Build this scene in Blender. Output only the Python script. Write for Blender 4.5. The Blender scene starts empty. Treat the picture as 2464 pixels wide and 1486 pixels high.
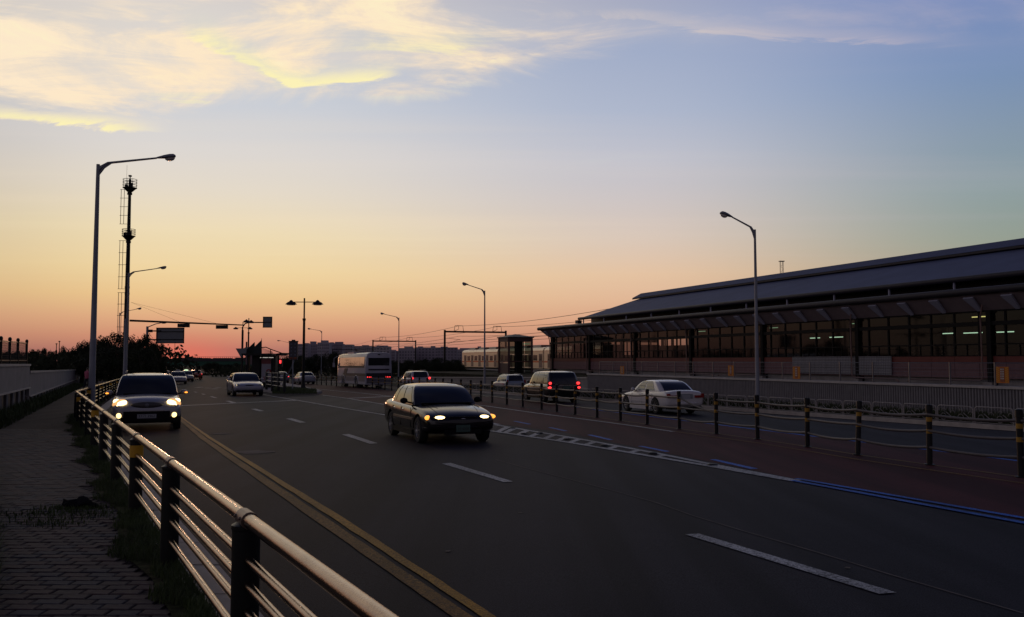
import bpy, bmesh, math, random
from mathutils import Vector, Matrix
from math import sin, cos, tan, atan, atan2, pi, radians, sqrt
random.seed(7)
R = random.Random(11)
SC = bpy.context.scene
COL = SC.collection

# ------------------------------------------------------------------ camera
W0, H0, FPX, CH, HOR = 2464.0, 1486.0, 2100.0, 1.8, 868.0
PITCH = atan((HOR - H0 / 2) / FPX)
SLOPE = 0.008                     # the road falls gently away from the viewer
cam_d = bpy.data.cameras.new('camera'); cam = bpy.data.objects.new('camera', cam_d); COL.objects.link(cam)
cam.location = (0, 0, CH); cam.rotation_euler = (pi / 2 + PITCH, 0, 0)
cam_d.sensor_width = 36; cam_d.lens = 36 * FPX / W0; cam_d.clip_end = 12000; cam_d.clip_start = .05
SC.camera = cam

# ------------------------------------------------------------------ world: dusk sky
SUN_AZ = atan((430 - 1232) / FPX)            # azimuth of the sunset, from +Y
def lin(c):
    return tuple(((x / 255) / 12.92 if x / 255 <= .04045 else ((x / 255 + .055) / 1.055) ** 2.4) for x in c)
world = bpy.data.worlds.new('World'); SC.world = world; world.use_nodes = True
WN, WL = world.node_tree.nodes, world.node_tree.links
WN.clear()
def wm(op, a, b=None, c=None, clamp=False):
    n = WN.new('ShaderNodeMath'); n.operation = op; n.use_clamp = clamp
    for i, x in enumerate((a, b, c)):
        if x is None: continue
        if isinstance(x, (int, float)): n.inputs[i].default_value = x
        else: WL.new(x, n.inputs[i])
    return n.outputs[0]
def wsm(x, lo, hi):
    n = WN.new('ShaderNodeMapRange'); n.interpolation_type = 'SMOOTHSTEP'
    WL.new(x, n.inputs[0]); n.inputs[1].default_value = lo; n.inputs[2].default_value = hi
    return n.outputs[0]
def wramp(x, stops, interp='LINEAR'):
    n = WN.new('ShaderNodeValToRGB'); n.color_ramp.interpolation = interp
    e = n.color_ramp.elements
    while len(e) < len(stops): e.new(.5)
    for i, (p, c) in enumerate(stops):
        e[i].position = p; e[i].color = (*lin(c), 1)
    WL.new(x, n.inputs[0]); return n.outputs[0]
def wmix(f, a, b, mode='MIX'):
    n = WN.new('ShaderNodeMix'); n.data_type = 'RGBA'; n.blend_type = mode
    if isinstance(f, (int, float)): n.inputs[0].default_value = f
    else: WL.new(f, n.inputs[0])
    for s, x in ((6, a), (7, b)):
        if isinstance(x, tuple): n.inputs[s].default_value = (*x, 1)
        else: WL.new(x, n.inputs[s])
    return n.outputs[2]
tc = WN.new('ShaderNodeTexCoord').outputs['Generated']
sep = WN.new('ShaderNodeSeparateXYZ'); WL.new(tc, sep.inputs[0])
X_, Y_, Z_ = sep.outputs
elev = wm('MULTIPLY', wm('ARCSINE', Z_), 180 / pi)                      # degrees
hl = wm('SQRT', wm('ADD', wm('MULTIPLY', X_, X_), wm('MULTIPLY', Y_, Y_)))
dotp = wm('DIVIDE', wm('ADD', wm('MULTIPLY', X_, sin(SUN_AZ)), wm('MULTIPLY', Y_, cos(SUN_AZ))), wm('MAXIMUM', hl, 1e-4))
daz = wm('MULTIPLY', wm('ARCCOSINE', wm('MINIMUM', wm('MAXIMUM', dotp, -1.0), 1.0)), 180 / pi)
ee = wm('POWER', wm('DIVIDE', wm('MAXIMUM', elev, 0.0), 90.0), .5)      # 0..1, finer near the horizon
def P(e): return sqrt(max(e, 0) / 90)
rampA = wramp(ee, [(0, (158, 106, 100)), (P(.7), (180, 120, 106)), (P(1.5), (205, 144, 116)), (P(2.6), (222, 170, 130)), (P(4), (234, 196, 142)), (P(5.6), (238, 211, 160)),
                   (P(8), (236, 218, 180)), (P(10.5), (228, 217, 200)), (P(13), (219, 214, 210)), (P(16), (202, 206, 214)), (P(21), (188, 196, 210)), (P(28), (130, 146, 184)), (P(40), (62, 76, 118)), (1, (34, 42, 72))])
rampB = wramp(ee, [(0, (150, 106, 100)), (P(1), (186, 130, 112)), (P(2.4), (214, 160, 130)), (P(4), (224, 182, 150)), (P(5.6), (228, 194, 162)),
                   (P(8), (216, 198, 184)), (P(10.5), (204, 196, 196)), (P(13), (192, 193, 204)), (P(16), (174, 183, 204)), (P(21), (156, 169, 198)), (P(28), (110, 128, 172)), (P(40), (52, 65, 104)), (1, (34, 42, 72))])
rampC = wramp(ee, [(0, (140, 112, 98)), (P(2), (166, 142, 120)), (P(5), (158, 152, 132)), (P(7), (146, 156, 144)), (P(10), (138, 156, 160)), (P(13), (132, 151, 170)),
                   (P(17), (118, 143, 182)), (P(22), (112, 134, 186)), (P(30), (66, 82, 130)), (P(45), (36, 46, 80)), (1, (32, 40, 70))])
rampD = wramp(ee, [(0, (42, 38, 50)), (P(6), (50, 46, 64)), (P(20), (46, 48, 76)), (P(45), (34, 40, 70)), (1, (32, 40, 70))])
sky = wmix(wsm(daz, 4, 31), rampA, rampB)
sky = wmix(wsm(daz, 28, 53), sky, rampC)
sky = wmix(wsm(daz, 50, 120), sky, rampD)
# faint warm core where the sun has just gone down
glow = wm('MULTIPLY', wm('POWER', 2.718, wm('MULTIPLY', wm('MULTIPLY', daz, daz), -.085)), wm('POWER', 2.718, wm('MULTIPLY', wm('MULTIPLY', elev, elev), -.6)))
sky = wmix(wm('MULTIPLY', glow, .72), sky, lin((240, 114, 92)))
# clouds on a flat layer overhead
inv = wm('DIVIDE', 1.0, wm('MAXIMUM', Z_, .06))
comb = WN.new('ShaderNodeCombineXYZ'); WL.new(wm('MULTIPLY', X_, inv), comb.inputs[0]); WL.new(wm('MULTIPLY', Y_, inv), comb.inputs[1])
def wnoise(vec, scale, loc=(0, 0, 0), rot=0, detail=6, rough=.55, dist=0.0, sc=1.0):
    m = WN.new('ShaderNodeMapping'); WL.new(vec, m.inputs[0])
    m.inputs['Location'].default_value = loc; m.inputs['Rotation'].default_value = (0, 0, rot); m.inputs['Scale'].default_value = scale
    n = WN.new('ShaderNodeTexNoise'); WL.new(m.outputs[0], n.inputs[0])
    n.inputs['Scale'].default_value = sc; n.inputs['Detail'].default_value = detail; n.inputs['Roughness'].default_value = rough; n.inputs['Distortion'].default_value = dist
    return n.outputs[0]
n1 = wnoise(comb.outputs[0], (.95, 1.35, 1), (1.3, .45, 0), radians(-9), 9, .62, 1.1)
n2 = wnoise(comb.outputs[0], (1.3, 2.5, 1), (4.2, 2.0, 0), radians(10), 9, .66, 1.5)
n3 = wnoise(comb.outputs[0], (.35, .8, 1), (8, 3, 0), 0, 3, .5, .3)
az_abs = wm('MULTIPLY', wm('ARCTAN2', X_, Y_), 180 / pi)
edge = wm('ADD', 18.6, wm('MULTIPLY', az_abs, .155))       # lower edge of the cloud sheet
edge = wm('MINIMUM', wm('MINIMUM', edge, 19.9), wm('SUBTRACT', 22.3, wm('MULTIPLY', az_abs, .15)))
mk = wm('SUBTRACT', elev, edge)
mk = wm('ADD', mk, wm('MULTIPLY', wm('SUBTRACT', n1, .5), 5.5))
mask = wsm(mk, -.6, 1.3)
dens = wsm(wm('ADD', wm('MULTIPLY', n1, .62), wm('MULTIPLY', n2, .38)), .40, .60)
cover = wm('MULTIPLY', mask, wm('ADD', wm('ADD', .22, wm('MULTIPLY', wsm(az_abs, 4, -24), .20)), wm('MULTIPLY', dens, .78), None, True))
cover = wm('MULTIPLY', wm('MULTIPLY', cover, wm('SUBTRACT', 1.0, wm('MULTIPLY', wsm(az_abs, 2, 22), .5))), wm('SUBTRACT', 1.0, wsm(elev, 24, 40)))
side = wsm(daz, 14, 50)
ccol = wmix(side, wmix(n3, lin((255, 238, 212)), lin((253, 224, 184))), lin((196, 184, 194)))
bright = wsm(wm('ADD', wm('MULTIPLY', n2, .55), wm('MULTIPLY', n1, .45)), .52, .66)
ccol = wmix(wm('MULTIPLY', bright, wm('SUBTRACT', 1.0, side)), ccol, lin((255, 244, 200)))
sky = wmix(wsm(az_abs, -22, -34), sky, wmix(1.0, sky, (.86, .86, .86), 'MULTIPLY'))
def streak(a0, e0, a1, e1, lo, hi, soft=2.0, wob=3.0):
    wob *= 1.2      # one bright fold of the cloud sheet, sharp below and feathered above
    el = wm('ADD', elev, wm('MULTIPLY', wm('SUBTRACT', n2, .5), wob)); el = wm('ADD', el, wm('MULTIPLY', wm('SUBTRACT', n1, .5), wob * .5))
    c = wm('SUBTRACT', el, wm('ADD', e0, wm('MULTIPLY', wm('SUBTRACT', az_abs, a0), (e1 - e0) / (a1 - a0))))
    m = wm('MULTIPLY', wsm(c, -lo, 0), wm('SUBTRACT', 1.0, wsm(c, 0, hi)))
    return wm('MULTIPLY', wm('MULTIPLY', m, wm('ADD', .45, wm('MULTIPLY', wsm(n2, .38, .58), .55))), wm('MULTIPLY', wsm(az_abs, a0 - soft, a0 + soft), wm('SUBTRACT', 1.0, wsm(az_abs, a1 - soft, a1 + soft))))
Y1 = streak(-20.5, 19.6, -14.5, 17.3, .35, 1.6, 1.5, 2.4); Y2 = streak(-15.0, 17.1, -7.6, 18.0, .3, 1.5, 1.2, 2.0); Y3 = streak(-40, 13.0, -23.5, 14.0, .25, .9, 2.2, 1.6)
Y4 = streak(-11, 19.6, -1.2, 20.2, .4, 1.6, 2.5, 3.0); Y5 = streak(6, 21.6, 26, 18.2, .3, 1.3, 4, 2.0); Y6 = streak(-30, 17.6, -22, 17.0, .8, 2.4, 3, 4.0); Y7 = streak(-23, 15.6, -18.5, 16.2, .15, .5, 1.2, 2.4)
yel = wm('MINIMUM', wm('ADD', wm('ADD', Y1, Y2), wm('ADD', Y3, wm('MULTIPLY', wm('ADD', Y4, Y7), .6))), 1.0)
cover = wm('MAXIMUM', cover, wm('MAXIMUM', wm('MULTIPLY', yel, .97), wm('MULTIPLY', wm('MAXIMUM', Y5, Y6), .85)))
ccol = wmix(wm('MULTIPLY', yel, .9), ccol, lin((255, 245, 180)))
cstr = wm('SUBTRACT', .97, wm('MULTIPLY', side, .3))
sky = wmix(wm('MULTIPLY', cover, cstr), sky, ccol)
# thin streaks lower in the sky
strk = wm('MULTIPLY', wsm(wnoise(comb.outputs[0], (.16, 1.15, 1), (2, 7, 0), radians(-4), 4, .5, .3), .45, .72), wsm(elev, 3, 9))
sky = wmix(wm('MULTIPLY', strk, .11), sky, ccol)
# below the horizon (only seen in reflections past the edge of the ground)
sky = wmix(wsm(elev, -1.2, -.1), lin((40, 34, 36)), sky)
nish = WN.new('ShaderNodeTexSky'); nish.sky_type = 'NISHITA'; nish.sun_disc = False
nish.sun_elevation = radians(.6); nish.sun_rotation = -SUN_AZ if False else SUN_AZ
bgA = WN.new('ShaderNodeBackground'); WL.new(sky, bgA.inputs[0]); bgA.inputs[1].default_value = 1.0
bgB = WN.new('ShaderNodeBackground'); WL.new(nish.outputs[0], bgB.inputs[0]); bgB.inputs[1].default_value = .0008
add = WN.new('ShaderNodeAddShader'); WL.new(bgA.outputs[0], add.inputs[0]); WL.new(bgB.outputs[0], add.inputs[1])
wo = WN.new('ShaderNodeOutputWorld'); WL.new(add.outputs[0], wo.inputs[0])

# ------------------------------------------------------------------ sun, already on the horizon
sd = bpy.data.lights.new('sun', 'SUN'); sd.energy = .12; sd.angle = radians(3); sd.color = (1, .5, .28)
sun = bpy.data.objects.new('sun', sd); COL.objects.link(sun)
sun.rotation_euler = Vector((-sin(SUN_AZ) * cos(radians(1.2)), -cos(SUN_AZ) * cos(radians(1.2)), -sin(radians(1.2)))).to_track_quat('-Z', 'Y').to_euler()
SC.view_settings.view_transform = 'Standard'; SC.view_settings.look = 'None'; SC.view_settings.exposure = 0; SC.view_settings.gamma = 1
SC.view_settings.use_curve_mapping = False
SC.cycles.max_bounces = 5; SC.cycles.transparent_max_bounces = 10; SC.cycles.sample_clamp_indirect = 4

# ------------------------------------------------------------------ helpers
def ray(u, v):
    x, up = (u - W0 / 2) / FPX, -(v - H0 / 2) / FPX
    y = cos(PITCH) - up * sin(PITCH); z = sin(PITCH) + up * cos(PITCH)
    return x / y, z / y
def G(u, v, h=0.0):                # a point on the road plane (raised by h)
    x, z = ray(u, v); t = (h - CH) / (z + SLOPE)
    return Vector((x * t, t, h - SLOPE * t))
def AT(u, v, Y):                   # a point at distance Y
    x, z = ray(u, v); return Vector((x * Y, Y, CH + z * Y))
def gz(y): return -SLOPE * y

MAT = {}
def mat(name, col, rough=.6, metal=0.0, spec=.3, noise=None, bump=0.0, bscale=40.0, emit=None, estr=0.0, coat=0.0, nscale=3.0):
    if name in MAT: return MAT[name]
    m = bpy.data.materials.new(name); m.use_nodes = True; N, L = m.node_tree.nodes, m.node_tree.links
    b = N['Principled BSDF']; b.inputs['Base Color'].default_value = (*col, 1); b.inputs['Roughness'].default_value = rough
    b.inputs['Metallic'].default_value = metal; b.inputs['Specular IOR Level'].default_value = spec; b.inputs['Coat Weight'].default_value = coat
    b.inputs['Coat Roughness'].default_value = .06
    t = N.new('ShaderNodeTexCoord')
    if noise:
        n = N.new('ShaderNodeTexNoise'); n.inputs['Scale'].default_value = nscale; n.inputs['Detail'].default_value = 6; n.inputs['Roughness'].default_value = .65
        L.new(t.outputs['Object'], n.inputs[0])
        r = N.new('ShaderNodeMapRange'); L.new(n.outputs[0], r.inputs[0]); r.inputs[1].default_value = .3; r.inputs[2].default_value = .7
        r.inputs[3].default_value = 1 - noise; r.inputs[4].default_value = 1 + noise
        mx = N.new('ShaderNodeMix'); mx.data_type = 'RGBA'; mx.blend_type = 'MULTIPLY'; mx.inputs[0].default_value = 1
        mx.inputs[6].default_value = (*col, 1); L.new(r.outputs[0], mx.inputs[7]); L.new(mx.outputs[2], b.inputs['Base Color'])
    if bump:
        n = N.new('ShaderNodeTexNoise'); n.inputs['Scale'].default_value = bscale; n.inputs['Detail'].default_value = 4
        L.new(t.outputs['Object'], n.inputs[0])
        bp = N.new('ShaderNodeBump'); bp.inputs['Strength'].default_value = bump; bp.inputs['Distance'].default_value = .02
        L.new(n.outputs[0], bp.inputs['Height']); L.new(bp.outputs[0], b.inputs['Normal'])
    if emit:
        b.inputs['Emission Color'].default_value = (*emit, 1); b.inputs['Emission Strength'].default_value = estr
    MAT[name] = m; return m

def ground_mat(name, col, col2, rough, grain=90.0, big=.35, bump=.35, wear=None):
    m = bpy.data.materials.new(name); m.use_nodes = True; N, L = m.node_tree.nodes, m.node_tree.links
    b = N['Principled BSDF']; b.inputs['Roughness'].default_value = rough; b.inputs['Specular IOR Level'].default_value = .05
    t = N.new('ShaderNodeTexCoord')
    def nz(sc, det=5, rg=.6, scale=(1, 1, 1)):
        mp = N.new('ShaderNodeMapping'); mp.inputs['Scale'].default_value = scale; mp.inputs['Rotation'].default_value = (0, 0, radians(-24)); L.new(t.outputs['Object'], mp.inputs[0])
        n = N.new('ShaderNodeTexNoise'); n.inputs['Scale'].default_value = sc; n.inputs['Detail'].default_value = det; n.inputs['Roughness'].default_value = rg
        L.new(mp.outputs[0], n.inputs[0]); return n.outputs[0]
    def mixc(f, a, c, mode='MIX'):
        x = N.new('ShaderNodeMix'); x.data_type = 'RGBA'; x.blend_type = mode
        if isinstance(f, float): x.inputs[0].default_value = f
        else: L.new(f, x.inputs[0])
        for s, q in ((6, a), (7, c)):
            if isinstance(q, tuple): x.inputs[s].default_value = (*q, 1)
            else: L.new(q, x.inputs[s])
        return x.outputs[2]
    def mr(x, a, c, d=0.0, e=1.0):
        r = N.new('ShaderNodeMapRange'); L.new(x, r.inputs[0]); r.inputs[1].default_value = a; r.inputs[2].default_value = c; r.inputs[3].default_value = d; r.inputs[4].default_value = e; return r.outputs[0]
    c = mixc(mr(nz(big, 4), .35, .65), col, col2)
    c = mixc(mr(nz(.9, 3, .5, (1.6, .05, 1)), .42, .62, 0, .75), c, tuple(x * .55 for x in col))     # wheel tracks along the lane
    g = nz(grain, 2, .7)
    c = mixc(1.0, c, mr(g, .32, .68, .35, 1.75), 'MULTIPLY')
    if wear:
        c = mixc(mr(nz(22, 4, .7), .50, .60, 0, wear), c, (.035, .033, .036))
    L.new(c, b.inputs['Base Color'])
    bp = N.new('ShaderNodeBump'); bp.inputs['Strength'].default_value = bump; bp.inputs['Distance'].default_value = .006
    L.new(g, bp.inputs['Height']); L.new(bp.outputs[0], b.inputs['Normal'])
    MAT[name] = m; return m

class MB:
    def __init__(s): s.v = []; s.f = []; s.m = []; s.mi = 0
    def _a(s, vs, fs):
        o = len(s.v); s.v += [tuple(x) for x in vs]
        for f in fs: s.f.append(tuple(i + o for i in f)); s.m.append(s.mi)
        return s
    def quad(s, a, b, c, d): return s._a([a, b, c, d], [(0, 1, 2, 3)])
    def poly(s, pts): return s._a(pts, [tuple(range(len(pts)))])
    def box(s, c, size, rz=0.0, M=None):
        hx, hy, hz = (x / 2 for x in size); vs = []
        for z in (-hz, hz):
            for x, y in ((-hx, -hy), (hx, -hy), (hx, hy), (-hx, hy)):
                p = Vector((x, y, z))
                if M: p = M @ p
                elif rz: p = Vector((x * cos(rz) - y * sin(rz), x * sin(rz) + y * cos(rz), z))
                vs.append(Vector(c) + p)
        return s._a(vs, [(0, 3, 2, 1), (4, 5, 6, 7), (0, 1, 5, 4), (1, 2, 6, 5), (2, 3, 7, 6), (3, 0, 4, 7)])
    def prism(s, pts, d):              # polygon pts (3D) pushed along vector d
        n = len(pts); d = Vector(d); vs = [Vector(p) for p in pts] + [Vector(p) + d for p in pts]
        return s._a(vs, [tuple(range(n))[::-1], tuple(range(n, 2 * n))] + [(i, (i + 1) % n, n + (i + 1) % n, n + i) for i in range(n)])
    def tube(s, pts, r, n=8, cap=True):
        pts = [Vector(p) for p in pts]; k = len(pts); rr = r if isinstance(r, (list, tuple)) else [r] * k
        vs = []; nrm = None
        for i, p in enumerate(pts):
            t = (pts[min(i + 1, k - 1)] - pts[max(i - 1, 0)])
            if t.length < 1e-9: t = Vector((0, 0, 1))
            t.normalize()
            if nrm is None:
                nrm = t.cross(Vector((0, 0, 1)))
                if nrm.length < .05: nrm = t.cross(Vector((1, 0, 0)))
            nrm = (nrm - t * nrm.dot(t)); nrm.normalize(); b = t.cross(nrm)
            for j in range(n):
                a = 2 * pi * j / n; vs.append(p + (nrm * cos(a) + b * sin(a)) * rr[i])
        fs = [(i * n + j, i * n + (j + 1) % n, (i + 1) * n + (j + 1) % n, (i + 1) * n + j) for i in range(k - 1) for j in range(n)]
        if cap: fs += [tuple(range(n))[::-1], tuple(range((k - 1) * n, k * n))]
        return s._a(vs, fs)
    def bar(s, a, b, w, h=None):        # square-section bar
        a, b = Vector(a), Vector(b); t = (b - a).normalized(); h = h or w
        x = t.cross(Vector((0, 0, 1)))
        if x.length < .05: x = Vector((1, 0, 0))
        x.normalize(); y = x.cross(t)
        vs = [p + x * (i * w / 2) + y * (j * h / 2) for p in (a, b) for i, j in ((-1, -1), (1, -1), (1, 1), (-1, 1))]
        return s._a(vs, [(0, 3, 2, 1), (4, 5, 6, 7), (0, 1, 5, 4), (1, 2, 6, 5), (2, 3, 7, 6), (3, 0, 4, 7)])
    def ell(s, c, r, nu=12, nv=8):
        c = Vector(c); vs = [c + Vector((0, 0, -r[2]))]
        for i in range(1, nv):
            ph = -pi / 2 + pi * i / nv
            for j in range(nu):
                a = 2 * pi * j / nu; vs.append(c + Vector((r[0] * cos(ph) * cos(a), r[1] * cos(ph) * sin(a), r[2] * sin(ph))))
        vs.append(c + Vector((0, 0, r[2]))); fs = [(0, 1 + (j + 1) % nu, 1 + j) for j in range(nu)]
        for i in range(nv - 2):
            for j in range(nu): a = 1 + i * nu; fs.append((a + j, a + (j + 1) % nu, a + nu + (j + 1) % nu, a + nu + j))
        a = 1 + (nv - 2) * nu; fs += [(a + j, a + (j + 1) % nu, len(vs) - 1) for j in range(nu)]
        return s._a(vs, fs)
    def lathe(s, prof, c=(0, 0, 0), n=16, axis='z'):
        vs = []
        for r, h in prof:
            for j in range(n):
                a = 2 * pi * j / n; q = (r * cos(a), r * sin(a), h)
                if axis == 'x': q = (h, r * cos(a), r * sin(a))
                vs.append(Vector(c) + Vector(q))
        fs = [(i * n + j, i * n + (j + 1) % n, (i + 1) * n + (j + 1) % n, (i + 1) * n + j) for i in range(len(prof) - 1) for j in range(n)]
        if prof[0][0] > 1e-4: fs.append(tuple(range(n))[::-1])
        if prof[-1][0] > 1e-4: fs.append(tuple(range((len(prof) - 1) * n, len(prof) * n)))
        return s._a(vs, fs)

def obj(name, mb, m, parent=None, smooth=False, world_xyz=True, label=None, kind=None, loc=None):
    off = Vector(parent.get('_w', (0, 0, 0))) if (parent is not None and world_xyz) else Vector((0, 0, 0))
    if loc is not None and parent is None: off = Vector(loc)
    if isinstance(mb, MB):
        me = bpy.data.meshes.new(name)
        me.from_pydata([tuple(Vector(p) - off) for p in mb.v] if off.length else mb.v, [], mb.f)
        if any(mb.m): me.polygons.foreach_set('material_index', mb.m)
        for x in (m if isinstance(m, (list, tuple)) else [m]): me.materials.append(x)
        if smooth:
            me.shade_smooth(); me.set_sharp_from_angle(angle=radians(smooth if smooth is not True else 38))
    else: me = mb
    o = bpy.data.objects.new(name, me); COL.objects.link(o)
    if parent is not None: o.parent = parent
    if parent is None and loc is not None: o.location = loc
    if label: o['label'] = label
    if kind: o['kind'] = kind
    if parent is not None: o['_w'] = tuple(off)
    return o
def root(name, loc, label, cat, group=None, rz=0.0, track=True):
    o = bpy.data.objects.new(name, None); COL.objects.link(o); o.location = loc; o.rotation_euler = (0, 0, rz)
    o.empty_display_size = .2; o['label'] = label; o['category'] = cat
    if group: o['group'] = group
    o['_w'] = tuple(loc) if rz == 0 else (0, 0, 0)
    return o
def tag(o, label, cat, group=None):
    o['label'] = label; o['category'] = cat
    if group: o['group'] = group
    return o
def struct(name, mb, m, parent=None, smooth=False):
    o = obj(name, mb, m, parent, smooth)
    if parent is None: o['kind'] = 'structure'
    return o
def inst(src, parent, loc=(0, 0, 0), rot=(0, 0, 0), scale=(1, 1, 1)):     # a copy sharing mesh data
    o = src.copy(); COL.objects.link(o); o.parent = parent; o.location = loc; o.rotation_euler = rot; o.scale = scale; return o
def bake(mb, mods, m, name='tmp'):       # run modifiers and return the mesh
    me = bpy.data.meshes.new(name); me.from_pydata([tuple(p) for p in mb.v], [], mb.f)
    bm = bmesh.new(); bm.from_mesh(me); bmesh.ops.remove_doubles(bm, verts=bm.verts, dist=1e-4); bmesh.ops.recalc_face_normals(bm, faces=bm.faces); bm.to_mesh(me); bm.free()
    o = bpy.data.objects.new(name, me); COL.objects.link(o); tmp = []
    for kind, kw in mods:
        md = o.modifiers.new(kind, kind)
        for k, x in kw.items():
            if isinstance(x, MB):
                cm = bpy.data.meshes.new('cut'); cm.from_pydata([tuple(p) for p in x.v], [], x.f)
                bm = bmesh.new(); bm.from_mesh(cm); bmesh.ops.recalc_face_normals(bm, faces=bm.faces); bm.to_mesh(cm); bm.free()
                x = bpy.data.objects.new('cut', cm); COL.objects.link(x); tmp.append(x)
            setattr(md, k, x)
    dg = bpy.context.evaluated_depsgraph_get(); dg.update()
    out = bpy.data.meshes.new_from_object(o.evaluated_get(dg)); out.name = name
    for x in tmp: bpy.data.objects.remove(x)
    bpy.data.objects.remove(o)
    out.materials.clear()
    for q in (m if isinstance(m, (list, tuple)) else [m]): out.materials.append(q)
    out.shade_smooth(); out.set_sharp_from_angle(angle=radians(38))
    return out
# ------------------------------------------------------------------ materials
M_asph = ground_mat('asphalt', (.0215, .0205, .0275), (.0285, .0265, .034), .72)
M_asph2 = ground_mat('asphalt_far', (.046, .044, .046), (.056, .052, .054), .72)
M_red = ground_mat('red_asphalt', (.060, .016, .020), (.075, .020, .024), .74)
M_white = ground_mat('white_paint', (.46, .47, .47), (.36, .37, .38), .6, 60, .8, .2, .75)
M_yellow = ground_mat('yellow_paint', (.42, .215, .02), (.34, .18, .02), .6, 60, .8, .2, .35)
M_yelold = ground_mat('old_yellow_paint', (.25, .135, .035), (.20, .11, .032), .65, 60, .8, .2, .6)
M_blue = ground_mat('blue_paint', (.03, .15, .60), (.03, .12, .48), .6, 60, .8, .2, .5)
M_earth = ground_mat('earth', (.030, .026, .018), (.022, .024, .012), .95, 8, .1, .6)
M_grassg = ground_mat('grass_ground', (.028, .036, .012), (.040, .036, .018), .95, 12, .5, .6)
M_path = ground_mat('path_paving', (.060, .046, .046), (.045, .039, .041), .85, 26, .8, .6)
M_slab = mat('concrete_slab', (.34, .30, .26), .8, noise=.18, bump=.3, bscale=60)
M_conc = mat('concrete', (.22, .20, .19), .85, noise=.2, bump=.3, bscale=20, nscale=1.2)
M_concw = mat('pale_concrete_panel', (.20, .185, .185), .8, noise=.15, bump=.2, nscale=1.0)
M_cap = mat('pale_coping', (.36, .33, .30), .7, noise=.15)
M_steel = mat('brushed_steel', (.23, .168, .125), .18, metal=1.0, noise=.25, bump=.10, bscale=120)
M_galv = mat('galvanised_steel', (.13, .13, .145), .45, metal=.5, noise=.12)
M_greyp = mat('grey_painted_steel', (.20, .21, .24), .45, noise=.1)
M_dark = mat('dark_green_steel', (.005, .006, .0055), .4, spec=.25)
M_sleeve = mat('dull_sleeve', (.16, .12, .10), .4, metal=.6, noise=.2)
M_black = mat('black_steel', (.008, .008, .009), .5, spec=.2)
M_rope = mat('grey_rope_tube', (.065, .055, .055), .5, noise=.15)
M_yband = mat('yellow_reflective_band', (.50, .26, .012), .45, noise=.12)
M_leaf = mat('dark_leaves', (.020, .026, .010), .8, noise=.35, nscale=1.5)
M_leaf2 = mat('hedge_leaves', (.035, .045, .016), .8, noise=.35, nscale=2.5)
M_bark = mat('bark', (.05, .038, .028), .9)
M_grass = mat('grass_blades', (.045, .065, .016), .7, noise=.4, nscale=2.0)
M_roof = mat('blue_grey_metal_roof', (.088, .105, .18), .65, spec=.06, noise=.14, nscale=.4)
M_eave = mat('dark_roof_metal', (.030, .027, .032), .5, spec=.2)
M_fascia = mat('fascia_panel', (.20, .155, .165), .6, noise=.1)
M_brkt = mat('bracket_panel', (.27, .27, .35), .55)
M_mull = mat('dark_window_frame', (.008, .007, .007), .6, spec=.1)
M_redp = mat('red_brown_panel', (.12, .024, .018), .6, noise=.12)
M_pink = mat('dusty_pink_panel', (.135, .070, .076), .7, noise=.12)
M_greysheet = mat('grey_sheet_panel', (.20, .195, .21), .6, noise=.08)
M_pipe = mat('reddish_pipe', (.16, .10, .09), .45)
M_int = mat('interior_wall', (.10, .085, .075), .9, noise=.15)
M_ceil = mat('interior_ceiling', (.26, .24, .12), .9)
M_orange = mat('orange_board', (.42, .11, .008), .5)
M_orange2 = mat('yellow_stripe', (.46, .22, .015), .5)
M_text = mat('grey_print', (.45, .42, .38), .6)
M_textred = mat('red_print', (.20, .02, .02), .6)
M_signback = mat('sign_back', (.15, .16, .17), .55, noise=.08)
M_tube = mat('fluorescent_tube', (.8, .9, .8), .5, emit=(.62, 1.0, .72), estr=1.5)
def glassmat(name, tint, tr, rough=.04):
    m = bpy.data.materials.new(name); m.use_nodes = True; N, L = m.node_tree.nodes, m.node_tree.links; N.clear()
    o = N.new('ShaderNodeOutputMaterial'); g = N.new('ShaderNodeBsdfGlossy'); g.inputs['Roughness'].default_value = rough; g.inputs[0].default_value = (.50, .52, .56, 1)
    t = N.new('ShaderNodeBsdfTransparent'); t.inputs[0].default_value = (*tint, 1)
    d = N.new('ShaderNodeBsdfDiffuse'); d.inputs[0].default_value = (.02, .018, .016, 1)
    mx0 = N.new('ShaderNodeMixShader'); mx0.inputs[0].default_value = tr; L.new(d.outputs[0], mx0.inputs[1]); L.new(t.outputs[0], mx0.inputs[2])
    f = N.new('ShaderNodeFresnel'); f.inputs[0].default_value = 1.5
    mx = N.new('ShaderNodeMixShader'); L.new(f.outputs[0], mx.inputs[0]); L.new(mx0.outputs[0], mx.inputs[1]); L.new(g.outputs[0], mx.inputs[2])
    L.new(mx.outputs[0], o.inputs[0]); MAT[name] = m; return m
M_glass = glassmat('tinted_glass', (.55, .53, .50), .8)
M_glass2 = glassmat('shaft_glass', (.34, .40, .35), .55)
def lamp_mat(name, c, s):
    return mat(name, (.5, .5, .5), .3, emit=c, estr=s)

# ------------------------------------------------------------------ terrain and road
def yz(x, y, h=0.0): return Vector((x, y, -SLOPE * min(y, 600) + h))
t = MB()
ys = [-60, 0, 60, 150, 300, 600, 1500, 3000, 6000]
for a, b in zip(ys[:-1], ys[1:]):
    t.quad(yz(-5000, a, -.05), yz(5000, a, -.05), yz(5000, b, -.05), yz(-5000, b, -.05))
struct('ground', t, M_earth)

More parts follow.
